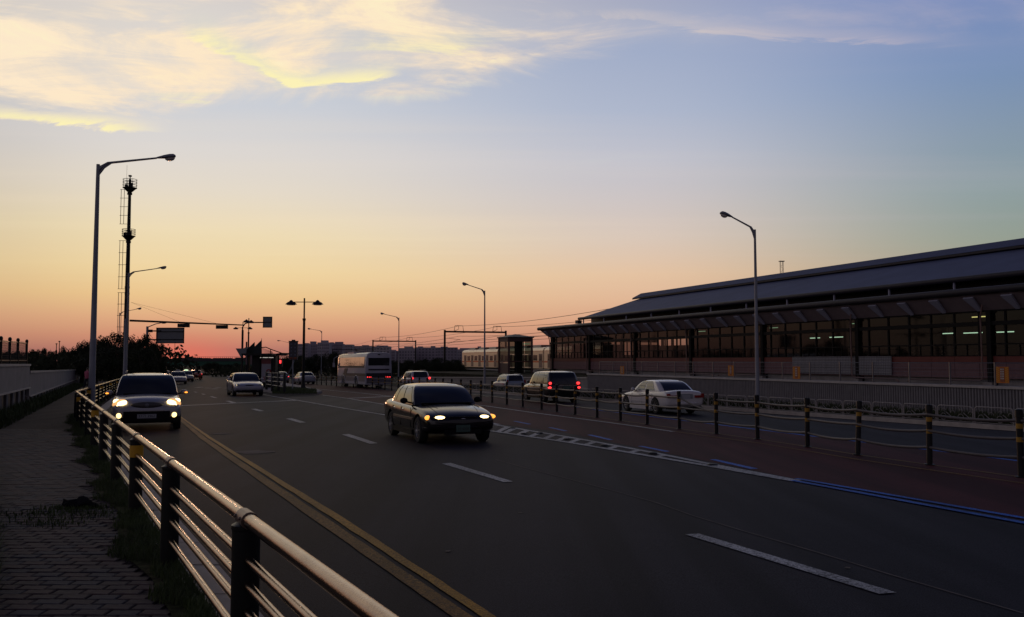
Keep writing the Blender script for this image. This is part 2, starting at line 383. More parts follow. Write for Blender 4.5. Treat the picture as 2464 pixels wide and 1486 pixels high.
def KX(y):      # left kerb, outer edge of the carriageway
    if y <= 29: return -(.532 * y - 1.61)
    k = -(.532 * 29 - 1.61)
    return k - .41 * (y - 29)
def RX(y):      # line of the left pedestrian railing
    if y <= 29: return -(.535 * y - 1.10)
    return -(.535 * 29 - 1.10) - .405 * (y - 29)
def FX(y):      # right kerb
    if y <= 110: return 14.7 - .444 * (y - 25.1) - .35
    return 14.7 - .444 * (110 - 25.1) - .35 - .33 * (y - 110)
YS = [-8, 0, 4, 8, 12, 16, 20, 24, 27, 29, 31, 36, 45, 60, 80, 110, 150, 200, 300, 450]
t = MB()
for a, b in zip(YS[:-1], YS[1:]):
    t.quad(yz(KX(a), a), yz(FX(a), a), yz(FX(b), b), yz(KX(b), b))
struct('road', t, M_asph)

def region(name, pts, m, h, kind='structure'):
    t = MB(); t.poly([G(u, v, h) for u, v in pts]); o = obj(name, t, m); o['kind'] = 'structure'; return o
BASE = [(2700, 1182), (2458, 1150), (2237, 1120), (2064, 1096), (1943, 1076.6), (1823, 1058), (1724, 1045), (1635, 1033.4), (1557.5, 1022.3), (1493, 1013.6), (1437, 1006), (1384, 998.7), (1340, 992), (1303, 986.5), (1258, 980.5), (1219.6, 975), (1184, 970), (1120, 961.5), (1040, 951.5), (949, 941.5), (895, 936.5), (839, 932), (760, 926), (672, 919.5)]
UPW = [(3400, 1425), (2464, 1251), (1905, 1151), (1720, 1114), (1500, 1070), (1350, 1040), (1201, 1021), (1090, 1000), (951, 977.6), (837, 959), (775, 951), (720, 944), (672, 934)]
region('bus_lane', [(3400, 1275)] + BASE + UPW[::-1], M_red, .004)
BLUE = [(3400, 1224), (2464, 1112), (2311, 1091.6), (1887, 1041.8), (1442, 987.6), (1314, 971), (1250, 963.5), (1184, 957), (1040, 944)]
region('far_bus_lane', [(3400, 1272)] + [(u, v - 1.5) for u, v in BASE[:19]] + BLUE[::-1], M_red, .004)
region('turning_area', [(560, 950), (775, 953), (837, 961), (951, 979), (1100, 1003), (1201, 1023), (1190, 1036), (1080, 1012), (940, 997), (822, 981), (716, 963.5), (631, 951)], M_asph2, .004)

mk = root('white_lane_markings', (0, 10, gz(10)), 'white dashed lane lines, stop lines and slanted hatching painted on the road', 'road marking')
def mark(quads, name, m, par, h=.009):
    for q in quads:
        t = MB(); t.poly([G(u, v, h) for u, v in q]); obj(name, t, m, par)
dash = [[(1648, 1286), (1682, 1284.5), (2157, 1426), (2115, 1429)], [(1063, 1116), (1085, 1114.5), (1235, 1159), (1212, 1160.5)],
        [(822, 1046), (840, 1045), (909, 1067), (890, 1068.5)], [(687, 1008), (702, 1007), (737, 1017), (722, 1018)],
        [(603, 984.8), (615, 984), (636, 989.5), (624, 990.3)], [(542, 965.5), (552, 965), (570, 970), (559, 970.5)],
        [(504, 954.5), (511, 954.2), (524, 958), (516, 958.3)], [(483, 948.3), (489, 948), (496, 950), (490, 950.3)], [(465, 943.2), (470, 943), (476, 944.6), (471, 944.8)]]
mark(dash, 'dash', M_white, mk)
def line(pts, w, name, m, par, h=.009, seg=None):        # a painted line of width w metres
    P3 = [G(u, v, h) for u, v in pts]; t = MB()
    for a, b in zip(P3[:-1], P3[1:]):
        d = (b - a).normalized(); n = Vector((-d.y, d.x, 0)) * w / 2; a2, b2 = a - d * w * .15, b + d * w * .15
        t.quad(a - n, a + n, b + n, b - n)
    return obj(name, t, m, par)
line([(405, 978.5), (432, 977), (619, 968), (716, 963.7)], .42, 'stop_line', M_white, mk)
line([(837, 959), (958.6, 953.5)], .45, 'stop_line', M_white, mk)
line([(631.5, 950), (716, 963.9), (822.5, 982), (940, 1001)], .16, 'edge_line', M_white, mk, .010)
line([(775, 951), (837, 959.2), (951, 978), (1090, 1001), (1201, 1022)], .16, 'edge_line', M_white, mk, .010)
line([(672, 929.5), (760, 936.5), (870, 946.5), (1000, 960.5), (1171, 977.5), (1294, 995), (1434, 1013), (1540, 1027.5), (1620, 1039)], .15, 'edge_line', M_white, mk)
for q in ((715, 940, 760, 945), (890, 949, 930, 953), (620, 948, 640, 951)): line([(q[0], q[1]), (q[2], q[3])], .15, 'dash', M_white, mk, .012)
# two white lines that close on each other, hatched between
UPL = [(1190, 1022.5), (1203, 1024.5), (1402, 1058), (1570, 1089), (1714, 1118), (1800, 1134), (1915, 1156)]
LOL = [(1180, 1037), (1201, 1040), (1377, 1066), (1561, 1097), (1714, 1122.5), (1800, 1138), (1915, 1158)]
line(UPL, .15, 'edge_line', M_white, mk, .010)
line(LOL, .17, 'edge_line', M_white, mk, .0115)
line([(1716, 1120.5), (1800, 1136), (1915, 1157)], .22, 'edge_line', M_white, mk, .013)
def ip(L_, u):
    for (a, va), (c, vc) in zip(L_[:-1], L_[1:]):
        if u <= c: return va + (vc - va) * (u - a) / (c - a)
    return L_[-1][1]
for u in (1192, 1209, 1240, 1270, 1304, 1335, 1365, 1402, 1457, 1509, 1572):
    t = MB(); t.poly([G(u, ip(LOL, u), .007), G(u + 11, ip(LOL, u + 11), .007), G(u + 36, ip(UPL, u + 36), .007), G(u + 24, ip(UPL, u + 24), .007)])
    obj('hatch_bar', t, M_white, mk)
for i, (u, v) in enumerate(((1233, 1031), (1261, 1044.5), (1298, 1043), (1365, 1057.6), (1454, 1073), (1570.6, 1092), (1714.6, 1119.5), (1109, 1013), (1045, 996), (980, 985))):
    p = G(u, v, .012); r = root('road_stud', p, ['low dark road stud glued between the converging white lines'][0], 'road stud', 'dark road studs in the hatched strip')
    t = MB(); t.lathe([(.10, 0), (.10, .012), (.07, .028), (0, .032)], tuple(p), 10); obj('stud', t, M_black, r, True)
def uvs(uv, n): return uv
bk = root('blue_lane_markings', (8, 12, gz(12)), 'blue bus lane lines painted on the red asphalt strips', 'road marking')
mark([[(1708, 1106), (1722, 1105.6), (1824, 1128), (1806, 1129)], [(1534, 1074), (1545, 1073.5), (1612, 1086.5), (1600, 1087.5)], [(1413, 1047), (1423, 1046.5), (1476, 1058.5), (1464, 1059.3)],
      [(1318, 1029), (1327, 1028.7), (1367, 1037.3), (1357, 1038)], [(1234, 1014), (1242, 1013.7), (1279, 1021), (1271, 1021.6)]], 'dash', M_blue, bk)
line([(1916, 1151.5), (2464, 1246.5), (3400, 1410)], .11, 'edge_line', M_blue, bk, .012)
line([(1905, 1155.5), (2464, 1258), (3400, 1430)], .12, 'edge_line', M_blue, bk, .014)
line([(1314, 971), (1442, 987.6), (1887, 1041.8), (2311, 1091.6), (2464, 1111), (3400, 1224)], .15, 'edge_line', M_blue, bk)
yk = root('double_yellow_line', (-2, 8, gz(8)), 'double yellow centre line, bright narrow strip beside a worn broad one', 'road marking')
def strip(L, Rr, m, h):
    t = MB(); 
    for i in range(len(L) - 1):
        # ragged edges, as sprayed paint
        n = 14
        for k in range(n):
            f0, f1 = k / n, (k + 1) / n
            def P(A, f, j): a, b = A[i], A[i + 1]; return G(a[0] + (b[0] - a[0]) * f, a[1] + (b[1] - a[1]) * f, h) + Vector((j, 0, 0))
            if k == 0 and i == 0: pj = (0, 0)
            q = (R.uniform(-.007, .007), R.uniform(-.007, .007))
            t.quad(P(L, f0, pj[0]), P(L, f1, q[0]), P(Rr, f1, q[1]), P(Rr, f0, pj[1])); pj = q
    return t
obj('narrow_line', strip([(1510, 1700), (1163, 1486), (791, 1241), (501, 1055), (438, 1008), (372, 962)], [(1565, 1710), (1196, 1486), (819, 1241), (511, 1055), (443, 1008), (375, 962)], 0, .009), M_yellow, yk)
obj('broad_line', strip([(1400, 1680), (1090, 1486), (742, 1241), (481, 1055), (425, 1006), (364, 962)], [(1480, 1700), (1139, 1486), (777, 1241), (497, 1055), (434, 1006), (370, 962)], 0, .009), M_yelold, yk)
mr_ = root('median_yellow_line', G(2000, 1090, .01), 'thin double yellow line along the foot of the central guard rail', 'road marking')
def shift(dv): return [(u, v + dv * (v - 885) / 150) for u, v in BASE[:12]]
line(shift(7), .09, 'edge_line', M_yelold, mr_); line(shift(-1), .09, 'edge_line', M_yelold, mr_, .012)
# seam in the asphalt and light patches
sm = line([(1192, 1106), (1250, 1122), (1330, 1143), (1480, 1182), (1580, 1210), (1670, 1242), (1800, 1281), (1960, 1327), (2150, 1385), (2460, 1475)], .022, 'road_seam', mat('seam_filler', (.09, .07, .065), .8, noise=.5), None, .006)
sm['kind'] = 'structure'
for i, (u, v, a, b) in enumerate(((612, 1088, .42, .10), (528, 1044, .30, .07), (1078, 1326, .03, .012), (1252, 1234, .035, .010), (2040, 1366, .035, .008))):
    p = G(u, v, .008); t = MB(); n = 11
    t.poly([p + Vector((a * cos(2 * pi * k / n) * R.uniform(.6, 1.1), b * 4 * sin(2 * pi * k / n) * R.uniform(.5, 1.1), 0)) for k in range(n)])
    o = obj('road_stain', t, mat('pale_dust', (.10, .08, .07), .9, noise=.3), None); o['kind'] = 'structure'
# worn arrows and crossing bars far up the road
for (u, v, w, d) in ((470, 933, 10, .9), (495, 934.5, 16, .5), (520, 933, 14, .5), (545, 934.5, 16, .5), (570, 933.5, 14, .5), (512, 936.5, 16, .5), (590, 941, 10, .7), (600, 943, 10, .6), (560, 947, 10, .6)):
    p0, p1 = G(u - w / 2, v, .01), G(u + w / 2, v + .3, .01); e = Vector((0, d * 2, 0)); e.z = -SLOPE * e.y
    tp = MB(); tp.quad(p0, p1, p1 + e, p0 + e); obj('crossing_bar', tp, M_white, mk)

# ------------------------------------------------------------------ gutter slabs and kerb along the left edge
gut = root('gutter', (KX(10), 10, gz(10)), 'strip of pale concrete gutter slabs between the asphalt and the left verge', 'gutter')
y = -1.0; n = 0
while y < 29:
    d = .98; t = MB(); y1 = y + d
    a, b, c_, e = (KX(y), y), (KX(y) - .50, y), (KX(y1) - .50, y1), (KX(y1), y1)
    h = R.uniform(.010, .022)
    t.prism([yz(*a, -.05), yz(*b, -.05), yz(*c_, -.05), yz(*e, -.05)], (0, 0, h + .06)); obj('slab', t, M_slab, gut)
    y += 1.0
t = MB()
for a, b in zip([29, 45, 70, 110], [45, 70, 110, 300]):
    t.prism([yz(KX(a), a, -.05), yz(KX(a) - .4, a, -.05), yz(KX(b) - .4, b, -.05), yz(KX(b), b, -.05)], (0, 0, .09))
obj('far_slabs', t, M_slab, gut)

# ------------------------------------------------------------------ pavement with paving bricks
def WX(y): return -18.2 - .45 * (y - 31)            # foot of the left wall
PH = .12
t = MB()
for a, b in zip([-6, 0, 6, 12, 20, 29, 45, 60, 80], [0, 6, 12, 20, 29, 45, 60, 80, 110]):
    t.prism([yz(WX(a) + .2, a, -.04), yz(KX(a) - .51, a, -.04), yz(KX(b) - .51, b, -.04), yz(WX(b) + .2, b, -.04)], (0, 0, PH + .03))
pav = struct('pavement', t, M_path)
M_br = [mat('brick_a', (.066, .046, .044), .85, noise=.25, bump=.4, bscale=50, nscale=9), mat('brick_b', (.052, .040, .040), .85, noise=.25, bump=.4, bscale=50, nscale=9), mat('brick_c', (.046, .043, .050), .85, noise=.25, bump=.4, bscale=50, nscale=9)]
BL, BD = .222, .138
brme = []
for k in range(3):
    b = MB(); hx, hy, e = BL / 2 - .006, BD / 2 - .006, .008
    jag = .012
    o1 = [(-hx, -hy), (0, -hy + jag), (hx, -hy), (hx, hy - jag * .2), (0, hy), (-hx, hy - jag * .2)]
    o2 = [(x * (1 - e / hx), y_ * (1 - e / hy)) for x, y_ in o1]; n = len(o1)
    b._a([(x, y_, -.03) for x, y_ in o1] + [(x, y_, .006) for x, y_ in o1] + [(x, y_, .012) for x, y_ in o2],
         [(i, (i + 1) % n, n + (i + 1) % n, n + i) for i in range(n)] + [(n + i, n + (i + 1) % n, 2 * n + (i + 1) % n, 2 * n + i) for i in range(n)] + [tuple(range(2 * n, 3 * n))])
    me = bpy.data.meshes.new('brick'); me.from_pydata(b.v, [], b.f); me.materials.append(M_br[k]); brme.append(me)
rest = [MB() for _ in range(3)]; cnt = 0
yy = 5.0; row = 0
while yy < 24:
    xr = RX(yy) - .30 - .12 * sin(yy * 1.7) - .1 * sin(yy * 4.1); xl = -.62 * yy - .6
    x = (math.floor(xl / BL) + (row % 2) * .5) * BL
    while x < xr:
        k = R.choice((0, 0, 1, 1, 2)); dz = R.uniform(-.003, .004); p = yz(x, yy, PH - .01 + dz)
        if cnt < 296 and yy < 11 and x > -.60 * yy:
            o = bpy.data.objects.new('brick', brme[k]); COL.objects.link(o); o.parent = pav; o.location = p
            o.rotation_euler = (R.uniform(-.012, .012), R.uniform(-.012, .012), R.uniform(-.01, .01)); cnt += 1
        else:
            hx, hy = BL / 2 - .006, BD / 2 - .006
            z = .012; c = [(p.x - hx, p.y - hy), (p.x, p.y - hy + .012), (p.x + hx, p.y - hy), (p.x + hx, p.y + hy), (p.x - hx, p.y + hy)]
            rest[k].prism([(q[0], q[1], p.z - .02) for q in c], (0, 0, .032))
        x += BL
    yy += BD; row += 1
for k in range(3):
    o = obj('paving_bricks', rest[k], M_br[k], pav, world_xyz=False); o['kind'] = 'stuff'

# ------------------------------------------------------------------ verge grass
def blades(name, pts, hmin, hmax, m, lab, cat='grass', w=.006):
    b = MB()
    for p in pts:
        h = R.uniform(hmin, hmax); a = R.uniform(0, 2 * pi); ln = R.uniform(.1, .6) * h; ww = w * R.uniform(.7, 1.6)
        d = Vector((cos(a), sin(a), 0)); s = Vector((-d.y, d.x, 0)) * ww; q = Vector(p)
        b._a([q - s, q + s, q + d * ln * .4 + Vector((0, 0, h * .62)) + s * .6, q + d * ln * .4 + Vector((0, 0, h * .62)) - s * .6, q + d * ln + Vector((0, 0, h))], [(0, 1, 2, 3), (3, 2, 4)])
    o = obj(name, b, m, None); o['kind'] = 'stuff'; o['label'] = lab; o['category'] = cat; return o
pts = []
for _ in range(46000):
    y = 3 + 40 * R.random() ** 1.7; wv = .24 + .12 * sin(y * 1.7) + .10 * sin(y * 4.1) + .08 * sin(y * 9)
    x = RX(y) + .12 - R.random() ** 1.2 * (wv + .1) - .02
    pts.append(yz(x, y, PH))
t = MB()
for a in range(-4, 29, 1):
    b = a + 1; s0 = .26 + .1 * sin(a * 1.7); s1 = .26 + .1 * sin(b * 1.7)
    t.quad(yz(RX(a) - s0, a, PH + .018), yz(KX(a) - .52, a, PH + .018), yz(KX(b) - .52, b, PH + .018), yz(RX(b) - s1, b, PH + .018))
struct('verge', t, M_grassg)
blades('grass', pts, .03, .11, M_grass, 'dark grass growing along the foot of the steel railing', w=.003)
pts = []
for _ in range(9000):
    y = 20 + 60 * R.random(); pts.append(yz(WX(y) + .25 + .9 * R.random() ** 1.5, y, PH))
for _ in range(2500):
    y = 6 + 14 * R.random(); pts.append(yz(-.60 * y + .1 * R.random(), y, PH))
blades('grass', pts, .08, .38, M_grass, 'weeds and grass along the foot of the grey wall', w=.012)
cp = G(165, 1238, PH)
pts = [cp + Vector((R.gauss(0, .40), R.gauss(0, .20), 0)) for _ in range(500)] + [G(190, 1224, PH) + Vector((R.gauss(0, .17), R.gauss(0, .09), 0)) for _ in range(420)] + [G(115, 1262, PH) + Vector((R.gauss(0, .22), R.gauss(0, .12), 0)) for _ in range(160)]
blades('weeds', pts, .02, .06, M_grass, 'patch of low weeds growing through the paving bricks', 'weeds')
st = MB(); st.ell((0, 0, .05), (.20, .11, .055), 12, 6); st.v = [(x * (1 + .25 * sin(23 * x + 5)) + .03 * sin(17 * y_ + z * 39), y_ + .03 * sin(x * 21), max(z * (1 + .4 * sin(31 * x + 13 * y_)), 0)) for x, y_, z in st.v]
tag(obj('stone', st, mat('dark_stone', (.014, .014, .016), 1.0, spec=.02, noise=.3, bump=.5, bscale=20), None, loc=None), 'low dark stone lying among weeds on the brick pavement', 'stone').location = G(190, 1222, PH)

# ------------------------------------------------------------------ left pedestrian railing
def RP(y, h=0.0): return yz(RX(y), y, PH - .12 + h)
rail = root('pedestrian_railing', RP(4.7), 'steel tube railing on dark posts running along the pavement edge', 'railing')
TOP, LOWS = 1.0, (.206, .336, .473, .641)
post_y = [1.95 + 2.74 * k for k in range(10)] + [28.6]
post_y = [y for y in post_y if y < 28.7]
d1 = Vector((-.535, 1, -SLOPE)).normalized(); d2 = Vector((-.405, 1, -SLOPE)).normalized()
py = post_y + [29 + 2.6 * k for k in range(1, 30)]
def post(y, yellow, orange=False):
    p = RP(y, .07); b = MB(); b.lathe([(.073, 0), (.073, TOP - .125), (.078, TOP - .12), (.078, TOP - .10), (.05, TOP - .085), (0, TOP - .08)], tuple(p), 18)
    o = obj('post', b, M_dark, rail, True)
    if yellow:
        c = MB(); c.lathe([(.0765, TOP - .30), (.0765, TOP - .165)], tuple(p), 18, ); obj('reflective_band', c, M_yband, o, True)
    b = MB(); d = d1 if y < 29 else d2; q = RP(y, TOP)
    b.tube([q - d * .085, q + d * .085], .0455, 16); b.bar(q - Vector((0, 0, .10)), q - Vector((0, 0, .02)), .06)
    if y < 12:
        for k_ in (-1, 1): b.ell(tuple(q + d * .055 * k_ + Vector((-.042, -.02, .012))), (.009, .009, .009), 8, 6)
    obj('sleeve', b, M_sleeve, rail, True)
for i, y in enumerate(py): post(y, i % 3 == 0)
for i in range(len(py) - 1):
    a, b_ = py[i], py[i + 1]; near = i < 13
    t = MB(); t.tube([RP(a, TOP), RP(29, TOP), RP(b_, TOP)] if a < 29 < b_ else [RP(a, TOP), RP(b_, TOP)], .0375, 16 if near else 6, False); obj('top_rail', t, M_steel, rail, True)
    for z in LOWS:
        t = MB(); t.tube([RP(a, TOP - z), RP(29, TOP - z), RP(b_, TOP - z)] if a < 29 < b_ else [RP(a, TOP - z), RP(b_, TOP - z)], .024, 12 if near else 5, False); obj('lower_rail', t, M_steel, rail, True)
t = MB(); t.tube([RP(-.8, TOP), RP(py[0], TOP)], .0375, 16); obj('top_rail', t, M_steel, rail, True)
for z in LOWS: t = MB(); t.tube([RP(-.8, TOP - z), RP(py[0], TOP - z)], .024, 12); obj('lower_rail', t, M_steel, rail, True)

# ------------------------------------------------------------------ central guard rail
BW = [G(u, v) for u, v in BASE]
posts = [BW[i] for i in range(0, 17)]
acc = 0; rest_ = BW[16:]; seglen = 2.05; cur = rest_[0]; i = 1; left = seglen
while i < len(rest_):
    d = (rest_[i] - cur).length
    if d >= left: cur = cur + (rest_[i] - cur).normalized() * left; posts.append(cur.copy()); left = seglen
    else: left -= d; cur = rest_[i]; i += 1
p0 = posts[0] + (posts[0] - posts[1]); posts = [p0 + (posts[0] - posts[1]), p0] + posts
guard = root('guard_rail', posts[4], 'low guard rail of black posts with sagging tubes between the carriageways', 'guard rail')
tilt = {4: .05, 5: .09}
pm = MB(); pm.lathe([(.052, 0), (.052, .98), (.060, .985), (.060, 1.10), (.045, 1.115), (0, 1.12)], n=14)
bm_ = MB(); bm_.lathe([(.0545, .80), (.0545, .88)], n=14)
bm2 = MB(); bm2.lathe([(.0545, .58), (.0545, .66)], n=14)
ft = MB(); ft.lathe([(.10, 0), (.10, .02), (.055, .03)], n=12)
first = None
for i, p in enumerate(posts):
    if first is None:
        first = obj('post', pm, M_black, guard, True, world_xyz=False); first.location = p - guard.location
        kids = [obj('reflective_band', bm_, mat('worn_yellow_band', (.26, .14, .012), .6, noise=.3, nscale=9), first, True, world_xyz=False), obj('reflective_band', bm2, mat('worn_yellow_band', (.26, .14, .012), .6, noise=.3, nscale=9), first, True, world_xyz=False), obj('foot', ft, M_black, first, True, world_xyz=False)]
    else:
        o = inst(first, guard, p - guard.location, (R.uniform(-.012, .012), tilt.get(i, R.uniform(-.012, .012)), R.random()))
        for k in kids: inst(k, o)
for i in range(len(posts) - 1):
    a, b_ = posts[i], posts[i + 1]
    for j, z in enumerate((.93, .635, .33)):
        if i == 8 and j == 0: za, zb = z - .36, z       # one slack tube has slipped down its post
        else: za = zb = z
        sag = R.uniform(.015, .055) if i > 1 else .04
        pts = [a.lerp(b_, k / 8) + Vector((0, 0, za + (zb - za) * k / 8 - sag * 4 * (k / 8) * (1 - k / 8))) for k in range(9)]
        t = MB(); t.tube(pts, .027 if i < 20 else .024, 8 if i < 14 else 5, False); obj('tube', t, M_rope, guard, True)
# ------------------------------------------------------------------ station building
SO = Vector((4.4, 100, 0)); DS = Vector((.382, -1, 0)).normalized(); DT = Vector((.934, .357, 0))
def S(s, t, z): return SO + DS * s + DT * t + Vector((0, 0, z))
SROT = atan2(DS.y, DS.x)
SL = 78.0
st = root('station_building', S(0, 0, 0), 'long glazed railway station with a blue grey metal roof behind the wall', 'building')
def sbox(mb, s0, s1, t0, t1, z0, z1):
    mb.prism([S(s0, t0, z0), S(s1, t0, z0), S(s1, t1, z0), S(s0, t1, z0)], (0, 0, z1 - z0))
def SB(name, m, *a, par=st):
    b = MB(); sbox(b, *a); return obj(name, b, m, par)
SB('floor', M_conc, 0, SL, .3, 16, .45, .85)
SB('plinth', M_eave, 0, SL, .35, .5, -1.2, .84)
# wall panels: dusty pink below, red band above
MOD = 9.55 / 6
k = 0; s = 0.0
while s < SL - 1:
    s1 = s + MOD
    SB('pink_panel', M_pink, s + .012, s1 - .012, 0, .08, .86, 1.27); SB('pink_panel', M_pink, s + .012, s1 - .012, 0, .08, 1.285, 1.68)
    SB('red_panel', M_redp, s + .008, s1 - .008, -.01, .08, 1.70, 2.02)
    s = s1; k += 1
SB('inner_lining', M_eave, 0, SL, .085, .2, .86, 2.02)
SB('sill', M_mull, 0, SL, -.03, .2, 2.022, 2.07)
SB('transom', M_mull, 0, SL, .0, .12, 2.62, 2.69)
SB('main_beam', M_mull, 0, SL, -.06, .25, 3.64, 3.86)
SB('top_beam', M_mull, 0, SL, -.02, .2, 4.36, 4.46)
nw = int(SL / MOD)
for k in range(nw + 1):
    s = k * MOD
    SB('mullion', M_mull, s - .045, s + .045, .0, .12, 2.07, 2.62); SB('mullion', M_mull, s - .045, s + .045, .0, .12, 2.69, 3.64)
    SB('mullion', M_mull, s - .05, s + .05, .02, .14, 3.86, 4.36)
    SB('half_mullion', M_mull, s + MOD / 2 - .02, s + MOD / 2 + .02, .02, .1, 2.07, 2.62)
for k in range(nw):
    s = k * MOD
    b = MB(); b.quad(S(s + .046, .06, 2.70), S(s + MOD - .046, .06, 2.70), S(s + MOD - .046, .06, 3.64), S(s + .046, .06, 3.64)); obj('pane', b, M_glass, st)
    b = MB(); b.quad(S(s + .046, .06, 2.07), S(s + MOD / 2 - .02, .06, 2.07), S(s + MOD / 2 - .02, .06, 2.62), S(s + .046, .06, 2.62)); obj('lower_pane', b, M_glass, st)
    b = MB(); b.quad(S(s + MOD / 2 + .02, .06, 2.07), S(s + MOD - .046, .06, 2.07), S(s + MOD - .046, .06, 2.62), S(s + MOD / 2 + .02, .06, 2.62)); obj('lower_pane', b, M_glass, st)
    b = MB(); b.quad(S(s + .05, .07, 3.86), S(s + MOD - .05, .07, 3.86), S(s + MOD - .05, .07, 4.36), S(s + .05, .07, 4.36)); obj('top_pane', b, M_glass, st)
cols = [.7 + 9.55 * k for k in range(9)]
for k, s in enumerate(cols):
    c = SB('column', M_mull, s - .14, s + .14, -.12, .3, .5, 4.42)
    b = MB()      # downpipe: swan neck from the gutter, down beside the column, then along the foot
    b.tube([S(s + .05, -.55, 4.7), S(s - .05, -.5, 4.45), S(s - .30, -.3, 4.1), S(s - .34, -.25, 3.8), S(s - .34, -.22, 1.0), S(s - .30, -.22, .80), S(s - .1, -.22, .74),
            S(s + 3.2, -.22, .72), S(s + 3.4, -.22, .64), S(s + 3.45, -.22, .45)] if k % 2 else
           [S(s + .05, -.55, 4.7), S(s - .05, -.5, 4.45), S(s - .30, -.3, 4.1), S(s - .34, -.25, 3.8), S(s - .34, -.22, .95), S(s - .38, -.22, .80), S(s - .55, -.22, .74), S(s - 5.2, -.22, .72), S(s - 5.4, -.22, .60)], .045, 8)
    obj('downpipe', b, M_pipe, st, True)
    b = MB(); sbox(b, s - .28, s + .28, -.30, .02, .30, .66); obj('column_foot', b, M_conc, st)
# fascia leaning outward with bracket plates
b = MB(); b.prism([S(-.9, -.95, 5.28), S(-.3, -.06, 4.44), S(-.3, .06, 4.44), S(-.9, -.83, 5.30)], DS * (SL + 1.2)); obj('fascia', b, M_fascia, st)
s = .5
while s < SL:
    lo, hi = Vector(S(s, -.13, 4.52)), Vector(S(s, -.83, 5.18)); nn = (hi - lo).cross(DS).normalized()
    if nn.dot(DT) > 0: nn = -nn
    off = nn * .06
    b = MB(); b.prism([lo + off - DS * .02, lo + off + DS * .20, hi + off + DS * .30, hi + off - DS * .32], nn * .10)
    obj('bracket', b, M_brkt, st); s += 2.28
b = MB(); b.tube([S(-1.1, -1.02, 5.42), S(SL, -1.02, 5.42)], .19, 14); obj('eave_gutter', b, M_eave, st, True)
b = MB(); b.prism([S(-1.0, -1.0, 5.58), S(-1.0, .9, 5.72), S(-1.0, .9, 5.62), S(-1.0, -1.0, 5.45)], DS * (SL + 1)); obj('lower_roof', b, M_roof, st)
SB('slit_back', M_black, 7.3, SL, 1.6, 1.7, 5.6, 6.4)
s = 8
while s < SL: SB('slit_post', M_brkt, s - .04, s + .04, .32, .42, 5.68, 6.16); s += 4.75
b = MB(); b.tube([S(7.1, .25, 6.26), S(SL, .25, 6.26)], .15, 12); obj('upper_gutter', b, M_eave, st, True)
b = MB(); b.prism([S(7.2, .25, 6.30), S(7.2, 8, 8.72), S(7.2, 15.6, 6.30), S(7.2, 15.6, 6.16), S(7.2, 8, 8.56), S(7.2, .25, 6.16)], DS * (SL - 7.2)); obj('roof', b, M_roof, st)
b = MB(); b.prism([S(6.8, 6.9, 8.50), S(6.8, 6.9, 8.64), S(6.8, 8, 9.20), S(6.8, 9.1, 8.64), S(6.8, 9.1, 8.50), S(6.8, 8, 8.80)], DS * (SL - 6.8))
obj('ridge_cap', b, M_eave, st)
b = MB(); b.quad(S(6.8, 6.88, 8.66), S(SL, 6.88, 8.66), S(SL, 8, 9.225), S(6.8, 8, 9.225)); b.quad(S(6.8, 8, 9.225), S(SL, 8, 9.225), S(SL, 9.12, 8.66), S(6.8, 9.12, 8.66)); obj('ridge_sheet', b, M_roof, st)
seams = MB()
s = 7.6
while s < SL: seams.bar(S(s, .4, 6.36), S(s, 6.9, 8.39), .03, .03); s += .6
SB('eave_fitting', M_eave, 6.7, 7.3, .0, .5, 5.75, 6.1)
# inside
SB('ceiling', M_ceil, 0, SL, .15, 15.5, 4.5, 4.56)
SB('back_wall', M_int, 7, SL, 14, 14.2, .85, 4.5); SB('back_wall', M_int, 0, 7, 14, 14.2, .85, 3.55)
SB('end_wall', M_int, 0, .1, .2, 14, .86, 2.45); SB('end_wall', M_int, 0, .1, .2, 14, 3.95, 4.5)
for q in range(9): SB('end_mullion', M_mull, 0, .1, .2 + q * 1.6, .34 + q * 1.6, 2.45, 3.95)
b = MB(); b.quad(S(.05, .2, 2.45), S(.05, 14, 2.45), S(.05, 14, 3.95), S(.05, .2, 3.95)); obj('end_pane', b, M_glass, st)
for q in (1.2, 5.0, 9.8): SB('inner_partition', M_int, 3.2, 3.3, q, q + 2.6, .86, 3.6)
for s in (0, 1.6, 3.1, 3.4, 5.0, 6.8): SB('back_mullion', M_int, s, s + .12, 14.01, 14.16, 3.55, 4.5)
for s in range(4, 76, 9):
    b = MB(); b.tube([S(s, 7, .85), S(s, 7, 4.5)], .16, 10); obj('inner_column', b, mat('pale_column', (.3, .28, .26), .6), st, True)
# half-height back windows seen through the lower row
for k in range(6, 44):
    if R.random() < .6: SB('inner_board', mat('pale_board', (.30, .27, .24), .7), k * 1.7, k * 1.7 + R.uniform(.5, .9), 13.9, 13.99, 2.05, 2.62)
SB('inner_beam', M_mull, 26, SL, 13.8, 13.95, 2.64, 2.72)
# hanging board seen as a dark pane
SB('hanging_board', M_black, 30.9, 32.4, .5, .6, 2.75, 3.35)
def tube_at(u, v, Y, L_=1.2, mt=M_tube):
    p = AT(u, v, Y); r = root('ceiling_lamp', p, 'x', 'ceiling lamp', 'fluorescent lamps inside the station')
    b = MB(); b.bar(p - DS * L_ / 2, p + DS * L_ / 2, .05); obj('tube', b, mt, r)
    b = MB(); b.bar(p - DS * (L_ / 2 + .03) + Vector((0, 0, .05)), p + DS * (L_ / 2 + .03) + Vector((0, 0, .05)), .12, .04); obj('housing', b, M_greyp, r)
    b = MB(); b.tube([p + Vector((0, 0, .06)), Vector((p.x, p.y, 4.5))], .01, 4, False); obj('rod', b, M_black, r)
    return r
M_tubey = mat('yellowish_tube', (.8, .8, .5), .5, emit=(1.0, .95, .35), estr=1.3)
M_tubed = mat('dim_tube', (.5, .6, .5), .5, emit=(.45, .8, .5), estr=.55)
